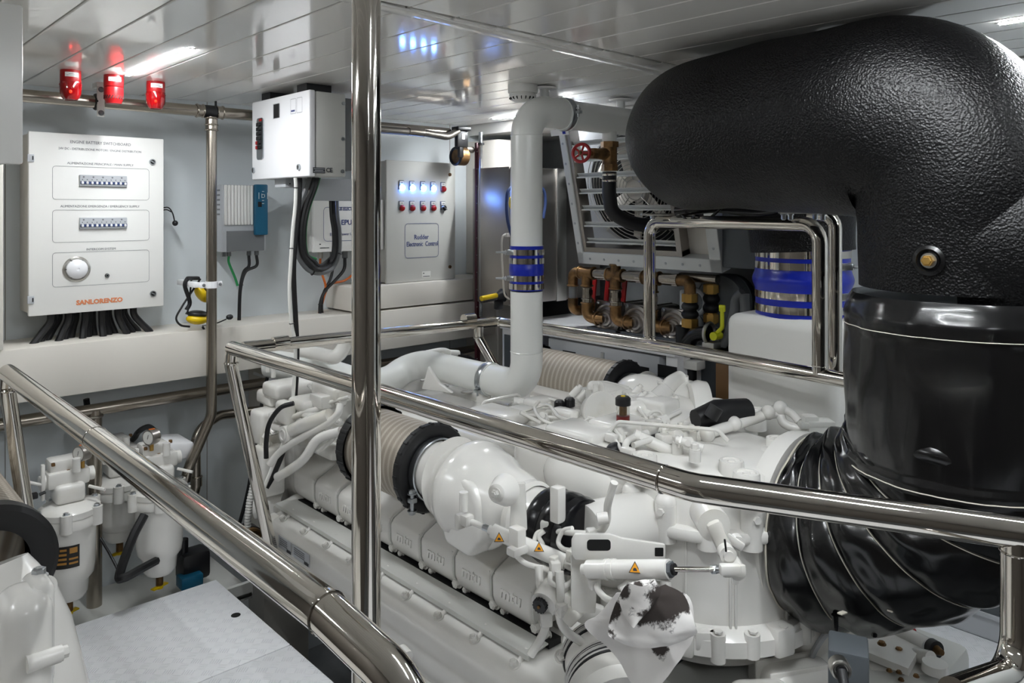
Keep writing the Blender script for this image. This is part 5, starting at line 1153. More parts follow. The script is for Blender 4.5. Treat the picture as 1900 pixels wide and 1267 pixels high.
# row of castings on the engine top
casts = [((1010,785,2.75),(.10,.08,.10)),((1050,785,2.65),(.05,.10,.10)),((1035,772,2.72),(.07,.08,.05)),((1062,768,2.7),(.06,.07,.04)),((1130,740,2.8),(.14,.12,.08)),
 ((1100,735,2.95),(.12,.1,.06)),((975,768,2.75),(.1,.14,.04)),((1150,800,2.45),(.16,.14,.08)),((1220,760,2.6),(.10,.12,.08)),((1185,742,2.8),(.1,.1,.06)),((1000,750,2.85),(.1,.08,.05)),((925,770,2.7),(.12,.2,.04)),((1080,815,2.4),(.14,.2,.08))]
for (px,py,d_), s_ in casts: mb = MB('enamel'); mb.box(P(px,py,D=d_),s_,.014,seg=3); part(mb,'casting')
for px, py in ((1038,752),(1057,747)):
    mb = MB('plastic_black'); q = cyl_px(mb,px,py,2.7,.0165,.026); mb.lathe([(.0165,0),(.013,.005),(0,.006)],q+Z_*.013,Z_,20,caps=False)
    for k in range(12): a_=k*math.pi/6; mb.box(q+V(.0165*math.cos(a_),.0165*math.sin(a_),0),(.003,.003,.024))
    part(mb,'cap','black cap')
q = P(1114,762,D=2.6); ax = V(-.25,-1,.1).normalized()
mb = MB('enamel'); mb.lathe([(.045,.05),(.062,.012),(.066,0),(.066,-.006),(.058,-.008),(.02,.0),(.012,-.002),(0,-.002)],q,-ax,40,caps=False); part(mb,'filter_head')
mb = MB('enamel'); mb.cyl(P(1104,728,D=2.75),P(1104,712,D=2.75),.012,n=12); mb.pipe([P(1095,722,D=2.75),P(1095,712,D=2.75),P(1125,712,D=2.78),P(1165,722,D=2.8)],.011,R=.02,n=12); mb.cyl(P(1110,725,D=2.75),P(1150,732,D=2.8),.035,n=24); mb.cyl(P(1132,728,D=2.75),P(1138,760,D=2.75),.045,.04,n=24); part(mb,'oil_filter')
q = P(1156,760,D=2.42)
mb = MB('glass'); mb.cyl(q-Z_*.038,q+Z_*.02,.021,n=28); sg = part(mb,'sight_glass','glass bowl with red float')
mb = MB('plastic_black'); mb.cyl(q+Z_*.015,q+Z_*.036,.024,n=28); mb.lathe([(.024,0),(.018,.006),(0,.006)],q+Z_*.036,Z_,28,caps=False); mb.build('cap', sg)
mb = MB('yellow'); mb.cyl(q+Z_*.042,q+Z_*.0425+Z_*.001,.007,n=14); mb.build('cap_mark', sg)
mb = MB('red'); mb.cyl(q-Z_*.036,q-Z_*.018,.0165,n=20); mb.m('bronze'); mb.cyl(q-Z_*.016,q+Z_*.012,.008,n=10); mb.build('float', sg)
# large charge-air pipe and far turbo casing
mb = MB('enamel_fine'); mb.tube(pd([(1165,762,2.6),(1190,758,2.6),(1215,743,2.65),(1232,728,2.7)]),.032,20); mb.tube(pd([(1232,728,2.7),(1245,712,2.75),(1262,702,2.8)]),.028,20); mb.cyl(P(1262,712,D=2.8),P(1262,697,D=2.8),.03,n=24)
for q, ax_ in ((P(1218,741,D=2.65),V(.5,-.2,.5)),(P(1236,722,D=2.72),V(.5,-.2,.5))): mb.torus(q,ax_,.033,.005,28,8)
part(mb,'charge_air_pipe')
mb = MB('enamel_fine'); mb.ball(P(1262,752,D=2.8),.125,(1,.9,.75),32); mb.cyl(P(1262,722,D=2.8),P(1262,714,D=2.8),.045,n=28); mb.lathe([(.11,0),(.12,.03),(.115,.06)],P(1280,770,D=2.7),V(.7,-.7,.0),40); part(mb,'far_compressor_housing')
mb = MB('enamel_fine'); mb.ball(P(1195,722,D=2.9),.09,(1,1.2,.6),24); mb.ball(P(1195,705,D=2.9),.03,(1,1.6,.7),16); part(mb,'elbow_casting')
mb = MB('rubber'); mb.tube(pd([(1222,815,2.45),(1245,800,2.5),(1262,775,2.6),(1290,755,2.7),(1320,748,2.8),(1345,760,2.85)]),.014,12); mb.tube(pd([(1165,832,2.3),(1195,822,2.35),(1235,808,2.4)]),.016,12); mb.sweep(pd([(1290,778,2.42),(1330,768,2.45),(1385,762,2.5)]),[.03,.045,.04],20); mb.cyl(P(1318,775,D=2.38),P(1330,755,D=2.38),.022,n=14); part(mb,'rubber_hose','black rubber hose')
mb = MB('rubber'); mb.ball(P(1142,832,D=2.25),.022,(1.6,1,.8),14); part(mb,'rubber_boot','black rubber boot')
# actuators and linkage
def warn(c, n_, parent, s_=.02, up=Z_):
    n_ = Vector(n_).normalized(); ux = Vector(up).cross(n_).normalized(); uy = n_.cross(ux)
    c = Vector(c)
    mb = MB('ink'); mb.prism([(-s_*.62,-s_*.5),(s_*.62,-s_*.5),(0,s_*.6)],c,ux,uy,n_*.0004); mb.m('warn'); mb.prism([(-s_*.5,-s_*.42),(s_*.5,-s_*.42),(0,s_*.46)],c+n_*.0004,ux,uy,n_*.0004)
    mb.m('ink'); mb.prism([(-s_*.16,-s_*.3),(s_*.24,-s_*.3),(s_*.12,-s_*.05),(-s_*.05,.0),(-s_*.18,-s_*.12)],c+n_*.0008,ux,uy,n_*.0003); mb.build('warning_triangle', parent, 'orange warning triangle')
a, b = P(915,985,D=2.02), P(1050,1043,D=1.93)
ad = (b-a).normalized(); cam_dir = lambda q: (-q).normalized()
mb = MB('enamel_fine'); mb.cyl(a,b,.019,n=28); mb.cyl(a-ad*.012,a,.012,n=16); mb.cyl(b,b+ad*.02,.014,n=16); act = part(mb,'actuator')
for px, py in ((926,997),(1000,1015)): q = P(px,py,D=1.93); n_ = cam_dir(q); warn(q,n_,act,.021)
mb = MB('enamel'); mb.tube([a-ad*.01,a-ad*.07],.008,10); mb.box(a-ad*.08,(.03,.03,.03),.006); mb.box(a-ad*.10+Z_*-.01,(.03,.02,.04),.006); mb.cyl(a-ad*.09+Z_*.02,a-ad*.09+Z_*.07,.012,n=12); mb.m('zinc'); mb.cyl(a-ad*.012,a-ad*.03,.009,n=8); part(mb,'clevis')
mb = MB('enamel'); mb.box(P(960,1000,D=1.93),(.03,.035,.06),.004,R=Matrix.Rotation(.0,3,'Z')); mb.box(P(960,1020,D=1.92),(.05,.03,.02),.004); mb.prism([(-.015,.12),(.02,.12),(.025,0),(-.02,0)],P(960,985,D=1.95),V(CA,-SA,0),Z_,V(.01,.01,0),.004); part(mb,'actuator_bracket')
a, b = P(1092,1056,D=1.78), P(1242,1056,D=1.66)
ad = (b-a).normalized(); mb = MB('enamel_fine'); mb.cyl(a,b,.0205,n=32); mb.cyl(a-ad*.016,a,.012,n=20)
for f in (.25,.33): mb.cyl(a.lerp(b,f)-ad*.004,a.lerp(b,f)+ad*.004,.0225,n=32)
act = part(mb,'actuator'); q = P(1178,1053,D=1.685); warn(q,cam_dir(q),act,.022)
mb = MB('grey_paint'); mb.cyl(b,b+ad*.008,.017,n=6); mb.m('rubber'); mb.cyl(b+ad*.008,b+ad*.014,.012,n=20); mb.build('gland_nut', act)
q1 = P(1330,1056,D=1.65)
mb = MB('chrome'); mb.cyl(b+ad*.01,q1,.0055,n=16); mb.m('zinc'); mb.cyl(q1-ad*.012,q1,.0095,n=6); mb.cyl(q1,q1+ad*.01,.008,n=14); part(mb,'piston_rod','bright steel piston rod')
mb = MB('enamel'); mb.box(q1+ad*.03,(.045,.02,.022),.005,R=Matrix.Rotation(-.7,3,'Z')); q2 = P(1370,1062,D=1.66); mb.cyl(q2,q2+V(SA,CA,0)*.05,.018,n=24); mb.cyl(q2-V(SA,CA,0)*.012,q2,.011,n=20); mb.box((q1+ad*.03+q2)/2,(.05,.012,.028),.006,R=Matrix.Rotation(-.7,3,'Z')); part(mb,'clevis')
la, lb = P(1325,975,D=1.70), P(1348,1025,D=1.66)
mb = MB('enamel'); ldir = (lb-la).normalized(); mb.cyl(la,la+V(SA,CA,0)*.08,.036,n=28); mb.cyl(lb+V(SA,CA,0)*.01,lb-V(SA,CA,0)*.014,.018,n=24); mb.cyl(lb-V(SA,CA,0)*.014,lb-V(SA,CA,0)*.02,.011,n=20)
mb.box((la+lb)/2,(.034,.022,.085),.01,R=Matrix.Rotation(-.75,3,'Z')@Matrix.Rotation(-.43,3,'Y')); mb.m('hole'); mb.box(P(1346,1012,D=1.63),(.003,.003,.028),R=Matrix.Rotation(-.2,3,'Y')); part(mb,'lever')
mb = MB('enamel'); mb.box(P(1362,1005,D=1.74),(.05,.012,.02),.005,R=Matrix.Rotation(-.75,3,'Z')@Matrix.Rotation(.6,3,'Y')); q = P(1370,1008,D=1.74); mb.cyl(q,q+V(SA,CA,0)*.02,.015,n=20); mb.prism([(0,0),(.03,0),(.025,-.08),(.012,-.08)],P(1350,1020,D=1.75),V(CA,-SA,0),Z_,V(.01,.01,0),.003); part(mb,'link')
# bracket plate above the actuator
u_ = V(CA,-SA,0); n_ = V(SA,CA,0); o_ = P(1155,1035,D=1.80)
mb = MB('enamel'); pl_ = [(-.11,-.005),(.10,-.015),(.10,.03),(-.0,.045),(-.03,.055),(-.11,.055),(-.118,.04),(-.118,.01)]
mb.prism(pl_,o_,u_,Z_,n_*.012,.003); mb.prism([(-.118,-.14),(-.06,-.14),(-.055,-.02),(.02,-.02),(.05,.0),(-.118,.0)],o_+n_*.02,u_,Z_,n_*.01,.003); part(mb,'bracket_plate')
mb = MB('hole'); mb.prism(rrect(.055,.026,.008),o_+u_*-.055+Z_*.03-n_*.0008,u_,Z_,n_*.001); part(mb,'bracket_opening'); mb = MB('hole'); mb.prism(rrect(.02,.02,.002),o_+u_*.085+Z_*.014-n_*.0008,u_,Z_,n_*.001); part(mb,'bracket_opening')
more = [([(1115,990,1.85),(1088,990,1.85),(1058,988,1.9),(1040,986,1.95),(1030,990,1.98)],.0075),([(1140,895,1.78),(1128,935,1.80),(1126,965,1.82),(1115,985,1.83),(1095,992,1.84)],.009),
 ([(1128,960,1.8),(1108,963,1.8)],.014),
 ([(1010,985,1.98),(1000,995,1.98),(1008,1010,1.98)],.006),([(990,1010,1.98),(996,990,1.99),(1010,984,1.99)],.006),
 ([(1000,1050,1.9),(1003,1090,1.88),(1012,1130,1.86),(1010,1170,1.85),(985,1215,1.85)],.0105),
 ([(1038,1060,1.85),(1040,1100,1.84),(1038,1140,1.84),(1050,1170,1.85),(1078,1190,1.9)],.0105),
 ([(952,1025,1.95),(975,1045,1.93),(1010,1055,1.9),(1022,1060,1.88)],.007),([(1022,1060,1.86),(1022,1080,1.85),(1045,1088,1.85),(1072,1070,1.85),(1078,1062,1.85)],.0065),
 ([(1050,1050,1.9),(1075,1062,1.86)],.006),([(1105,1080,1.78),(1112,1098,1.75),(1135,1115,1.7),(1180,1118,1.68),(1215,1110,1.66),(1232,1095,1.66)],.0075),
 ([(1062,980,1.9),(1045,985,1.92),(1036,1005,1.92),(1045,1018,1.9),(1065,1022,1.88)],.006),([(1150,1090,1.75),(1170,1078,1.72),(1205,1080,1.7),(1230,1082,1.68)],.006)]
for pts, r in more: mb = MB('enamel_fine'); mb.tube(pd(pts), r, 12); part(mb,'fluid_line')
for px,py,d_,s_ in ((1098,993,1.83,.03),(1030,1052,1.87,.032),(1062,1030,1.87,.03),(1013,1145,1.85,.035),(1040,1130,1.83,.03),(1062,1115,1.85,.04),(1235,1085,1.66,.022),(1103,1082,1.78,.026),(1028,1040,1.88,.024),(1012,975,2.0,.03)):
    mb = MB('enamel'); q = P(px,py,D=d_); mb.box(q,(s_,s_*.8,s_),.005,R=Matrix.Rotation(px*.37,3,'Z')); mb.cyl(q-V(.6,.6,0)*s_*.55,q+V(.6,.6,0)*s_*.55,s_*.33,n=6); part(mb,'fitting')
mb = MB('enamel'); mb.pipe(pd([(1075,1125,1.85),(1060,1140,1.83),(1050,1150,1.83)]),.02,n=14); mb.prism([(0,0),(.09,-.03),(.1,-.09),(.02,-.06)],P(1055,1110,D=1.9),u_,Z_,n_*.03,.006); part(mb,'casting')
q = P(1000,1126,D=1.83); dv = V(-.6,-.75,.1).normalized()
mb = MB('enamel'); mb.cyl(q+V(.08,.02,.02),q+V(.015,.0,0),.032,n=28); part(mb,'breather_body'); mb = MB('plastic_black'); mb.cyl(q+V(.03,.01,.006),q,.0165,.0165,n=20)
for k in range(14): a_=k*2*math.pi/14; x_2,y_2,_z=frame(V(-1,-.3,-.15)); mb.cyl(q+V(.03,.01,.006)+(x_2*math.cos(a_)+y_2*math.sin(a_))*.0165,q+(x_2*math.cos(a_)+y_2*math.sin(a_))*.0165,.0018,n=5)
mb.m('bronze'); mb.cyl(q,q+V(-.003,-.001,0),.004,n=10); part(mb,'cap','black ribbed cap')
# aft end of the manifold and bellows
mb = MB('enamel'); mb.lathe([(.11,.02),(.12,0),(.12,-.03),(.09,-.05)],V(1.50,1.28,-1.33),Y_,36); mb.bb((1.42,1.2,-1.45),(1.6,1.3,-1.22),.02); mb.bolt(P(1040,1218,D=1.95),V(-.4,-.6,.5),.012,.02); part(mb,'manifold_end')
ca, cb = P(1105,1190,D=2.0), P(1150,1330,D=1.78)
mb = MB('enamel_fine'); N_=60; pts = [ca.lerp(cb,i/N_) for i in range(N_+1)]; rs = [.088+.02*i/N_+(.007*math.cos(i*2*math.pi/4) if 6<i<16 or 26<i<50 else 0) for i in range(N_+1)]
mb.sweep(pts, rs, 44); bl = part(mb,'exhaust_bellows')
mb = MB('rubber')
for i in (8,11,14,28,31,34,37): mb.torus(pts[i],cb-ca,.088+.02*i/N_+.001,.0035,44,6)
mb.build('rubber_ring', bl)
# sump covers under the drum
def cover(px, py, d_, s_, rz=0., m_='enamel'):
    mb = MB(m_); mb.box(P(px,py,D=d_),s_,.03,R=Matrix.Rotation(rz,3,'Z'),seg=4); return mb
for x_c,y_c,sx_c,sy_c,rz in ((1.98,1.02,.20,.16,-.5),(2.2,1.17,.2,.2,-.35),(2.42,1.32,.16,.24,-.2),(1.80,1.0,.16,.14,-.7)):
    R = Matrix.Rotation(rz,3,'Z'); mb = MB('enamel'); c = V(x_c,y_c,-1.36); mb.box(c,(sx_c,sy_c,.30),.035,R=R,seg=4)
    mb.box(c,(sx_c*1.1,.012,.32),.006,R=R); mb.box(c+R@V(0,-sy_c*.36,0),(sx_c*1.04,.010,.31),.005,R=R)
    for dz in (-.1,0,.1): mb.cyl(c+R@V(-sx_c*.5,-.01,dz),c+R@V(-sx_c*.56,-.01,dz),.012,n=10)
    part(mb,'sump_cover')
mb = MB('box_grey'); mb.bb((1.75,.75,-1.62),(2.55,1.3,-1.28),.03); part(mb,'gearbox_coupling')

# busy small castings, bolts and pipes on the engine top
rr_ = random.Random(11)
for k in range(46):
    px = rr_.uniform(930,1290); py = 742+ (px-930)*.10 + rr_.uniform(0,58); d_ = 2.95-(px-930)*.0009-(py-750)*.006
    q = P(px,py,D=d_); mb = MB('enamel'); kind = k%4
    if kind == 0: mb.bolt(q,Z_,.011,.018); mb.cyl(q-Z_*.03,q,.016,n=12)
    elif kind == 1: mb.box(q,(rr_.uniform(.03,.07),rr_.uniform(.03,.08),rr_.uniform(.02,.045)),.006,R=Matrix.Rotation(rr_.uniform(-.4,.4),3,'Z')); mb.bolt(q+Z_*.015,Z_,.009,.014)
    elif kind == 2: v_ = V(rr_.uniform(-1,1),rr_.uniform(-1,1),.2).normalized()*rr_.uniform(.03,.07); mb.cyl(q-v_,q+v_,rr_.uniform(.008,.018),n=14); mb.cyl(q+v_*.6,q+v_*.75,.02,n=6)
    else: v_ = V(rr_.uniform(-.2,.2),rr_.uniform(-.25,.25),0); mb.pipe([q-v_*.6,q-v_*.5+Z_*.03,q+v_*.5+Z_*.035,q+v_*.6],.006,R=.02,n=8)
    part(mb, ('bolt_boss','casting','fitting','fluid_line')[kind])
for (px,py,d_) in ((1190,735,2.85),(1205,728,2.85),(1150,745,2.8),(1172,735,2.8),(1225,765,2.6),(1238,757,2.65),(1180,748,2.7),(1075,742,2.85),(1060,735,2.9)):
    q = P(px,py,D=d_); mb = MB('enamel'); mb.cyl(q,q+V(.02,-.02,.03),.014,n=14); mb.bolt(q+V(.02,-.02,.03),V(.4,-.4,.8),.01,.012); part(mb,'bolt_boss')

for k in range(26):
    px = rr_.uniform(488,640); py = 800-(px-488)*.42+rr_.uniform(-28,50); d_ = 3.12-(px-488)*.001
    q = P(px,py,D=d_); mb = MB('enamel'); kind = k%3
    if kind == 0: mb.bolt(q,V(-.6,-.6,.4),.010,.016); mb.cyl(q+V(.02,.02,-.01),q,.015,n=12)
    elif kind == 1: mb.box(q,(rr_.uniform(.03,.06),rr_.uniform(.03,.09),rr_.uniform(.02,.05)),.006,R=Matrix.Rotation(rr_.uniform(-.4,.4),3,'Z'))
    else: mb.cyl(q,q+V(.02,rr_.uniform(.08,.2),rr_.uniform(-.02,.04)),rr_.uniform(.005,.012),n=12); mb.cyl(q,q+V(0,.02,0),.017,n=6)
    part(mb, ('bolt_boss','casting','fluid_line')[kind])
# ================================================================== FUEL FILTERS by the bulkhead
def fuel_filter(px, Y, ptop, pbot, label, gauge, sticker, lean=0):
    top, bot = P(px,ptop,Y=Y), P(px,pbot,Y=Y); x, y = top.x, Y; zt, zb = top.z, bot.z; r = .098
    t = thing('fuel_filter', label, 'filter', (x,y,zb), 'white fuel filters under the trunking')
    mb = MB('enamel_fine'); h = zt-zb
    mb.lathe([(0,zb),(.05,zb+.002),(.062,zb+.02),(.066,zb+h*.2),(.082,zb+h*.26),(.086,zb+h*.36),(.09,zt-.05)],(x,y,0),Z_,44,caps=False); mb.build('bowl', t)
    mb = MB('enamel'); mb.lathe([(.088,zt-.065),(.1,zt-.06),(.103,zt-.03),(.1,zt-.025),(.104,zt-.02),(.104,zt),(.09,zt+.012),(.05,zt+.02),(0,zt+.022)],(x,y,0),Z_,44,caps=False)
    for a_ in (.4,1.9,3.3,4.4,5.5): mb.cyl((x+.105*math.cos(a_),y+.105*math.sin(a_),zt-.06),(x+.105*math.cos(a_),y+.105*math.sin(a_),zt+.006),.02,n=16)
    hd = mb.build('head', t)
    mb = MB('zinc')
    for a_ in (.4,1.9,3.3,4.4,5.5): mb.bolt((x+.105*math.cos(a_),y+.105*math.sin(a_),zt+.006),Z_,.009,.008)
    mb.build('cover_bolts', hd)
    mb = MB('enamel'); mb.box((x+.0,y+.02,zt+.055),(.10,.11,.07),.016,seg=3); mb.box((x,y+.03,zt+.105),(.14,.08,.06),.01); mb.box((x-.01,y+.05,zt+.15),(.10,.08,.05),.01)
    mb.cyl((x-.09,y+.03,zt+.10),(x+.09,y+.03,zt+.10),.026,n=20); mb.box((x-.085,y+.0,zt+.11),(.012,.02,.13),.003); mb.cyl((x-.085,y,zt+.1),(x-.14,y-.02,zt+.13),.006,n=8); mb.cyl((x+.02,y-.02,zt+.13),(x+.02,y-.02,zt+.18),.014,n=12); mb.cyl((x+.06,y-.03,zt+.07),(x+.10,y-.08,zt+.06),.006,n=8); mb.build('valve_block', t)
    mb = MB('bronze')
    for dx, dz in ((-.05,.165),(.045,.175),(.0,.13),(.05,.115)): mb.box((x+dx,y-.012+.02,zt+dz),(.012,.012,.012),.002)
    mb.build('plugs', t, 'bronze plugs')
    mb = MB('plastic_black'); mb.box((x-.115,y-.02,zt+.075),(.02,.025,.02),.004); mb.cyl((x-.1,y-.02,zt+.075),(x-.08,y-.02,zt+.08),.006,n=8); mb.build('knob', t)
    if gauge:
        q = V(x+.0+gauge[0],y+.0,zt+gauge[1]); ax = V(-.9,-.45,0).normalized()
        mb = MB('steel_brushed'); mb.cyl(q-ax*.018,q+ax*.018,.03,n=32); mb.m('brass'); mb.cyl(q-Z_*.03,q-Z_*.055,.008,n=10); g = mb.build('gauge', t, 'steel dial gauge')
        mb = MB('label_white'); mb.cyl(q+ax*.0185,q+ax*.019,.025,n=28); mb.m('ink'); mb.box(q+ax*.02,(.001,.002,.03),R=Matrix.Rotation(.5,3,'X')); mb.m('orange'); mb.box(q+Z_*.029,(.02,.014,.003)); mb.build('dial', g)
    if sticker:
        d = V(-x,-y,0).normalized(); s_ = V(-d.y,d.x,0); q = V(x,y,zb+h*.55)
        mb = MB('label_dark'); n = 8; w_, hh = .75, .045
        def patch(a0, a1, z0_, z1_, rr):
            vv = []
            for i in range(n+1):
                a_ = a0+(a1-a0)*i/n; o = d*math.cos(a_)+s_*math.sin(a_); vv += [V(x,y,0)+o*rr+Z_*z0_, V(x,y,0)+o*rr+Z_*z1_]
            mb.add(vv, [(2*i,2*i+2,2*i+3,2*i+1) for i in range(n)])
        zz = zb+h*.56; rr = .0905; patch(-.5,.38,zz-.045,zz+.035,rr); mb.m('label_gold')
        patch(.02,.3,zz+.008,zz+.028,rr+.0008)
        for k in range(4): patch(-.42+.1*(k==0),-.08,zz+.026-.016*k,zz+.018-.016*k,rr+.0008)
        for k in range(2): patch(.0,.32,zz-.008-.016*k,zz-.015-.016*k,rr+.0008)
        mb.build('sticker', t, 'black and gold sticker')
    mb = MB('bronze'); mb.cyl((x,y,zb),(x,y,zb-.05),.014,n=14); mb.build('drain', t, 'bronze drain')
    mb = MB('yellow'); mb.box((x,y,zb-.055),(.07,.022,.006),.002,R=Matrix.Rotation(.4,3,'Z')); mb.cyl((x,y,zb-.048),(x,y,zb-.062),.014,n=12); mb.build('drain_tap', t, 'yellow drain tap')
    mb = MB('enamel'); mb.box((x+.0,y+.16,zt+.03),(.05,.24,.14),.008); mb.build('mounting_arm', t)
    return t
fuel_filter(128,3.22,940,1108,'white fuel filter with a black and gold sticker, farthest left of the three',(.045,.19),True)
fuel_filter(296,3.22,905,1062,'white fuel filter with orange-tagged gauge in front of the bent steel pipe',(-.03,.21),False)
t = fuel_filter(222,3.48,890,1000,'small white fuel filter standing behind between the two nearer ones',None,False)
mb = MB('panel_bright'); a = P(330,845,Y=3.35); mb.box(a+V(-.02,.05,.03),(.14,.18,.07),.01,R=Matrix.Rotation(.15,3,'Y')); tag(mb.build('filter_manifold'),'white box casting joining the right-hand fuel filter to the wall','filter manifold')
cable([P(290,862-60,Y=3.45),P(275,792,Y=3.45),P(258,800,Y=3.45),P(250,812,Y=3.55),P(246,815,Y=3.62)],.012,'rubber','short black hose loop above the gauge of the right-hand fuel filter',cat='hose',name='rubber_hose')
cable([P(268,955,Y=3.15),P(245,1000,Y=3.12),P(222,1065,Y=3.1),P(230,1072,Y=3.08),P(262,1055,Y=3.1),P(290,1040,Y=3.15)],.0165,'rubber','thick black V-shaped hose below the right-hand fuel filter',cat='hose',name='rubber_hose')
cable([P(186,998,Y=3.3),P(205,1030,Y=3.25),P(218,1055,Y=3.2)],.005,'rubber','thin black hose leading down between the fuel filters',cat='hose',name='rubber_hose')
mb = MB('teal'); mb.box(P(352,1075,Y=3.25),(.09,.07,.05),.008); mb.m('plastic_black'); mb.box(P(358,1045,Y=3.3),(.12,.1,.12),.02); mb.cyl(P(340,1000,Y=3.3),P(340,1070,Y=3.3),.02,n=14); tag(mb.build('fuel_pump'),'black and blue pump beside the right-hand fuel filter at the plate edge','pump')
cable(cp([(160,740),(163,760)],3.5),.012,'rubber','short black cable dropping out of the trunking above the wall rail')
# things along the bulkhead behind the engine's left end
cable(cp([(498,690),(480,780),(462,900),(440,985),(430,1000)],3.3),.008,'rubber','thin black cable falling behind the leaning leg of the crossing handrail')
mb = MB('label_white'); 
m_ = ribbed(cp([(470,900),(462,940),(460,985),(470,1030)],3.2),.014,12,.012); m_.mats[:] = ['label_white']; tag(m_.build('ribbed_hose'),'white ribbed hose behind the leaning leg of the crossing handrail','hose')
mb = MB('plastic_black'); c = P(452,1000,Y=3.25); mb.cyl(c,c-Y_*.06,.07,n=28); mb.m('bronze'); mb.torus(c-Y_*.06,Y_,.055,.012,28,8); tag(mb.build('sea_valve'),'dark round valve low by the cream duct behind the leaning rail leg','valve')
mb = MB('label_white'); mb.tube(cp([(790,655),(820,650),(838,655)],3.1),.014,12); mb.cyl(P(833,655,Y=3.1),P(850,656,Y=3.1),.018,n=14); mb.m('yellow'); mb.box(P(842,664,Y=3.1),(.05,.03,.008)); tag(mb.build('white_hose'),'white hose with yellow tag above the lower run of the white pipe','hose')
mb = MB('rubber'); mb.tube(cp([(846,660),(870,668),(895,680)],3.1),.02,12); tag(mb.build('rubber_hose'),'short black hose beyond the lower run of the white pipe','hose')

# ================================================================== PORT ENGINE at the left edge
t = thing('marine_engine', 'second white marine engine cropped by the lower left corner', 'engine', (.2,1.7,-1.6))
mb = MB('enamel_fine'); q = P(12,1155,D=1.78)
mb.lathe([(.07,.13),(.085,.10),(.11,.04),(.125,-.04),(.128,-.2)],q,V(-.15,.35,1),40); mb.box(P(42,1215,D=1.62),(.10,.14,.28),.045,seg=5); mb.cyl(P(70,1085,D=1.75),P(84,1090,D=1.72),.025,n=20); mb.box(P(70,1165,D=1.66),(.05,.10,.22),.02,seg=4)
mb.box(P(-60,1250,D=1.7),(.28,.3,.3),.05,seg=3); mb.build('compressor_housing', t)
mb = MB('enamel'); mb.bb((-.5,1.2,-1.6),(.35,3.0,-1.2),.03); mb.bb((-.45,2.0,-1.2),(.2,2.95,-.95),.04); mb.build('engine_block', t)
mb = MB('rubber'); c = tuple(P(-26,1048,D=1.9)); mb.lathe([(.09,.04),(.13,.04),(.15,.02),(.152,-.03),(.14,-.04),(.09,-.03)],c,Y_,56,caps=False); mb.build('filter_end_cap', t, 'black rubber end cap')
mb = MB('filter_mesh'); mb.cyl(V(*c)+Y_*.04,V(*c)+Y_*.6,.136,n=56); mb.build('air_filter', t, 'pleated air filter element')
mb = MB('zinc'); q = P(72,1072,D=1.68); mb.cyl(q-Z_*.02,q+Z_*.02,.007,n=10); mb.bolt(q+Z_*.0,Z_,.014,.02); mb.build('clamp_bolt', t)
q = P(112,1212,D=1.6); mb = MB('enamel'); mb.cyl(q-X_*.06,q,.017,n=16); mb.bolt(q,X_,.012,.014); mb.build('screw_plug', t)
# grey cabinet hanging at the left edge
t = thing('wall_cabinet', 'blurred grey cabinet end hanging at the upper left edge', 'electrical cabinet', (-.13,1.7,.1))
q0_, q1_ = P(0,300,D=1.55), P(40,300,D=1.6); zb_ = P(20,302,D=1.6).z
mb = MB('box_grey'); mb.bb((q1_.x-.30,q1_.y,zb_),(q1_.x-.012,q1_.y+.35,CZ-.09),.006); mb.build('body', t)
mb = MB('panel_white'); mb.bb((q1_.x-.30,q1_.y-.016,zb_-.004),(q1_.x+.0,q1_.y-.001,CZ-.085),.005); mb.build('door', t)

# ================================================================== GREASY CLOTH hanging over the linkage
random.seed(3)
def cloth(o, ux, uy, w_, h_, nx, ny, fn, name, parent=None, label=None):
    o, ux, uy = Vector(o), Vector(ux).normalized(), Vector(uy).normalized(); n = ux.cross(uy)
    mb = MB('rag'); vv = []
    for sgn in (0,1):
        for j in range(ny+1):
            for i in range(nx+1):
                f, g = i/nx, j/ny; dx, dy, dz = fn(f, g); vv.append(o+ux*((f-.5)*w_+dx)+uy*(-(g)*h_+dy)+n*(dz-.0016*sgn))
    k = (nx+1)*(ny+1); ff = []
    for j in range(ny):
        for i in range(nx):
            a = j*(nx+1)+i; ff.append((a,a+1,a+nx+2,a+nx+1)); ff.append((k+a,k+a+nx+1,k+a+nx+2,k+a+1))
    for i in range(nx): ff += [(i,k+i,k+i+1,i+1),(ny*(nx+1)+i,ny*(nx+1)+i+1,k+ny*(nx+1)+i+1,k+ny*(nx+1)+i)]
    for j in range(ny): a=j*(nx+1); b=a+nx; ff += [(a,a+nx+1,k+a+nx+1,k+a),(b,k+b,k+b+nx+1,b+nx+1)]
    mb.add(vv, ff); return mb.build(name, parent, label)
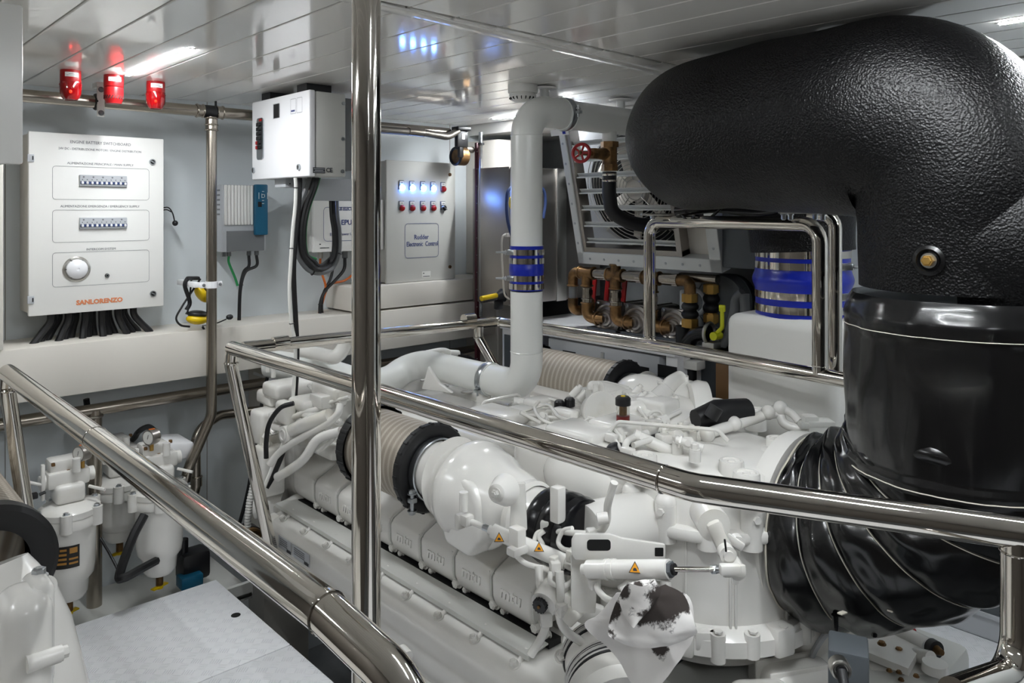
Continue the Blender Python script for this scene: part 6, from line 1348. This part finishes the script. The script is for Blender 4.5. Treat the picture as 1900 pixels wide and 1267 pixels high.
def rag_mat():     # white wipe with ragged dark oil stains of their own shape
    m = mat('rag','#e9e7e4',.8,bump=('noise',160,.12,.001)); nt = m.node_tree; b = nt.nodes['Principled BSDF']; N = nt.nodes.new
    tc = N('ShaderNodeTexCoord'); n = N('ShaderNodeTexNoise'); n.inputs['Scale'].default_value = 22; n.inputs['Detail'].default_value = 9; n.inputs['Roughness'].default_value = .75
    nt.links.new(tc.outputs['Object'], n.inputs['Vector'])
    total = None
    for (cx,cy,cz,r) in STAINS:
        vm = N('ShaderNodeVectorMath'); vm.operation = 'DISTANCE'; nt.links.new(tc.outputs['Object'], vm.inputs[0]); vm.inputs[1].default_value = (cx,cy,cz)
        mr = N('ShaderNodeMapRange'); mr.inputs['From Min'].default_value = r; mr.inputs['From Max'].default_value = 0; nt.links.new(vm.outputs['Value'], mr.inputs['Value'])
        if total is None: total = mr.outputs['Result']
        else:
            mx = N('ShaderNodeMath'); mx.operation = 'MAXIMUM'; nt.links.new(total, mx.inputs[0]); nt.links.new(mr.outputs['Result'], mx.inputs[1]); total = mx.outputs[0]
    ad_ = N('ShaderNodeMath'); ad_.operation = 'ADD'; nt.links.new(total, ad_.inputs[0]); ns = N('ShaderNodeMath'); ns.operation = 'MULTIPLY'; ns.inputs[1].default_value = 1.5; nt.links.new(n.outputs['Fac'], ns.inputs[0]); nt.links.new(ns.outputs[0], ad_.inputs[1])
    r2 = N('ShaderNodeMapRange'); r2.inputs['From Min'].default_value = 1.02; r2.inputs['From Max'].default_value = 1.16; nt.links.new(ad_.outputs[0], r2.inputs['Value'])
    mx = N('ShaderNodeMix'); mx.data_type = 'RGBA'; nt.links.new(r2.outputs['Result'], mx.inputs['Factor']); mx.inputs['A'].default_value = (*srgb('#ece9e6'),1); mx.inputs['B'].default_value = (*srgb('#3b3431'),1)
    nt.links.new(mx.outputs['Result'], b.inputs['Base Color'])
rg_o = P(1190,1100,D=1.66)
RG = thing('cleaning_cloth', 'crumpled white cloth with dark oil stains draped below the actuator', 'cloth', rg_o)
def rel(px,py,d_): return tuple(P(px,py,D=d_)-rg_o)
STAINS = [(*rel(1225,1120,1.62),.075),(*rel(1260,1105,1.62),.05),(*rel(1190,1135,1.6),.04),(*rel(1130,1130,1.63),.045),(*rel(1120,1170,1.63),.04),(*rel(1225,1205,1.62),.035),(*rel(1180,1085,1.64),.03),(*rel(1165,1100,1.62),.03)]
rag_mat()
dn = V(.05,-.05,-1)
def polyrag(pts, d_, fold, name, label=None):
    """a sheet with the given outline, filled with a curved grid between its left and right edges"""
    L, R_ = pts; n = 16; mb = MB('rag'); vv = []
    Ls, Rs = spline([P(x,y,D=d) for x,y,d in L], 6), spline([P(x,y,D=d) for x,y,d in R_], 6)
    m_ = min(len(Ls),len(Rs)); nn = V(-SA,-CA,0)
    for sg in (0,1):
        for j in range(m_):
            for i in range(n+1):
                f = i/n; p = Ls[j].lerp(Rs[j], f); g = j/m_
                vv.append(p+nn*(fold*math.sin(math.pi*f)*.8+.006*noise.noise(p*28)+.003*noise.noise(p*70)-.0015*sg))
    k = m_*(n+1); ff = []
    for j in range(m_-1):
        for i in range(n): a = j*(n+1)+i; ff += [(a,a+1,a+n+2,a+n+1),(k+a,k+a+n+1,k+a+n+2,k+a+1)]
    for i in range(n): a=(m_-1)*(n+1)+i; ff += [(i,k+i,k+i+1,i+1),(a,a+1,k+a+1,k+a)]
    for j in range(m_-1): a=j*(n+1); b=a+n; ff += [(a,a+n+1,k+a+n+1,k+a),(b,k+b,k+b+n+1,b+n+1)]
    mb.add(vv, ff); return mb.build(name, RG, label)
polyrag(([(1145,1100,1.68),(1110,1140,1.68),(1085,1162,1.68),(1140,1215,1.66),(1178,1280,1.62)],[(1240,1090,1.66),(1280,1110,1.64),(1288,1160,1.63),(1280,1195,1.63),(1215,1285,1.6)]),0,.01,'lower_sheet')
polyrag(([(1160,1090,1.63),(1138,1130,1.62),(1128,1170,1.61),(1135,1185,1.60),(1160,1197,1.60)],[(1235,1085,1.62),(1270,1105,1.62),(1290,1160,1.60),(1292,1178,1.60),(1262,1192,1.60)]),0,.02,'upper_sheet')
polyrag(([(1165,1080,1.62),(1150,1110,1.61),(1155,1135,1.60),(1165,1152,1.59)],[(1215,1075,1.62),(1225,1095,1.61),(1215,1120,1.6),(1180,1150,1.59)]),0,.03,'crumpled_fold')
polyrag(([(1150,1090,1.66),(1180,1078,1.66),(1215,1074,1.66)],[(1165,1125,1.62),(1195,1108,1.62),(1232,1100,1.62)]),0,.035,'crumpled_fold')

# ================================================================== GEARBOX AND SENSOR BOX, lower right
t = thing('gearbox', 'white gearbox with flat mounting arms at the lower right edge', 'gearbox', P(1690,1240,D=2.2))
mb = MB('enamel')
def pl4(pts, th, m_=None):
    q = [P(x,y,D=d) for x,y,d in pts]; n_ = (q[1]-q[0]).cross(q[3]-q[0]).normalized()
    if n_.z < 0: n_ = -n_
    mb.add(q+[p-n_*th for p in q], [(0,1,2,3),(7,6,5,4),(0,4,5,1),(1,5,6,2),(2,6,7,3),(3,7,4,0)])
pl4([(1590,1130,2.45),(1715,1188,2.25),(1685,1240,2.1),(1560,1190,2.25)],.02); 
mb.cyl(P(1640,1165,D=2.35),P(1722,1205,D=2.22),.032,n=24); mb.cyl(P(1700,1215,D=2.2),P(1728,1222,D=2.15),.02,n=16)
mb.build('mounting_arm', t)
mb = MB('enamel'); mb.box(P(1672,1250,D=2.2),(.2,.12,.08),.01,R=Matrix.Rotation(-.9,3,'Z')); mb.box(P(1745,1275,D=2.2),(.17,.15,.05),.012,R=Matrix.Rotation(-.9,3,'Z')); mb.cyl(P(1735,1245,D=2.12),P(1735,1229,D=2.12),.034,.032,n=28); mb.ball(P(1600,1225,D=2.4),.07,(1,1,.5),20); mb.build('casing', t)
mb = MB('plastic_black'); mb.cyl(P(1728,1200,D=2.2),P(1738,1206,D=2.18),.024,n=20); mb.m('bronze'); mb.cyl(P(1738,1206,D=2.18),P(1748,1211,D=2.16),.014,.008,n=12); mb.build('sensor_plug', t)
mb = MB('red'); mb.box(P(1670,1168,D=2.3),(.09,.012,.012),.004,R=Matrix.Rotation(-.9,3,'Z')); mb.build('red_strip', t)
mb = MB('bronze')
for px,py in ((1636,1195),(1668,1207)): mb.bolt(P(px,py,D=2.2),Z_,.009,.008)
for px,py in ((1668,1248),(1650,1245),(1700,1255),(1672,1262)): mb.bolt(P(px,py,D=2.1),Z_,.006,.006)
mb.build('bolts', t)
q = P(1574,1245,D=1.78); t = thing('junction_box', 'dark grey sensor box with a round cable gland at the bottom right', 'junction box', q-Z_*.06)
R = Matrix.Rotation(-1.15,3,'Z'); mb = MB('grey_paint'); mb.box(q,(.085,.095,.13),.006,R=R); mb.build('body', t)
q2 = P(1560,1242,D=1.68); ax = (-q2).normalized(); ax = V(-.75,-.6,.05).normalized(); mb = MB('aluminium'); mb.cyl(q2+ax*-.02,q2+ax*.004,.022,n=28); mb.torus(q2+ax*.004,ax,.018,.004,28,8); mb.m('rubber'); mb.cyl(q2,q2+ax*.01,.012,n=20); mb.sweep([q2+ax*.005,q2+ax*.03-Z_*.02,q2+ax*.035-Z_*.08],.011,16); mb.build('cable_gland', t)
for i,(pts) in enumerate(([(1548,1160),(1525,1185),(1508,1215),(1500,1250),(1510,1280)],[(1545,1150),(1518,1180),(1500,1215),(1494,1260)],[(1552,1165),(1532,1190),(1516,1220),(1508,1262)])):
    cable([P(x,y,D=2.1+.02*i) for x,y in pts],.008,'label_grey','thin grey cable left of the grey sensor box, %s of the three' % ('rightmost','leftmost','middle')[i],'grey cables left of the sensor box')
cable([P(1505,1165,D=2.3),P(1515,1150,D=2.3),P(1530,1155,D=2.25),P(1522,1170,D=2.25)],.007,'label_grey','loop of grey cable under the vinyl jacket')
mb = MB('red'); mb.torus(P(745,1261,D=2.0),(0,.3,1),.02,.007,20,8); tag(mb.build('red_ring'),'small red ring lying in the bilge by the foot of the polished pole','ring')
mb = MB('label_white'); mb.tube([P(700,1200,D=2.1),P(735,1215,D=2.1),P(750,1218,D=2.1)],.012,10); mb.cyl(P(740,1212,D=2.1),P(752,1225,D=2.08),.026,n=20); tag(mb.build('bilge_fitting'),'white fitting in the bilge just right of the polished pole','pipe fitting')
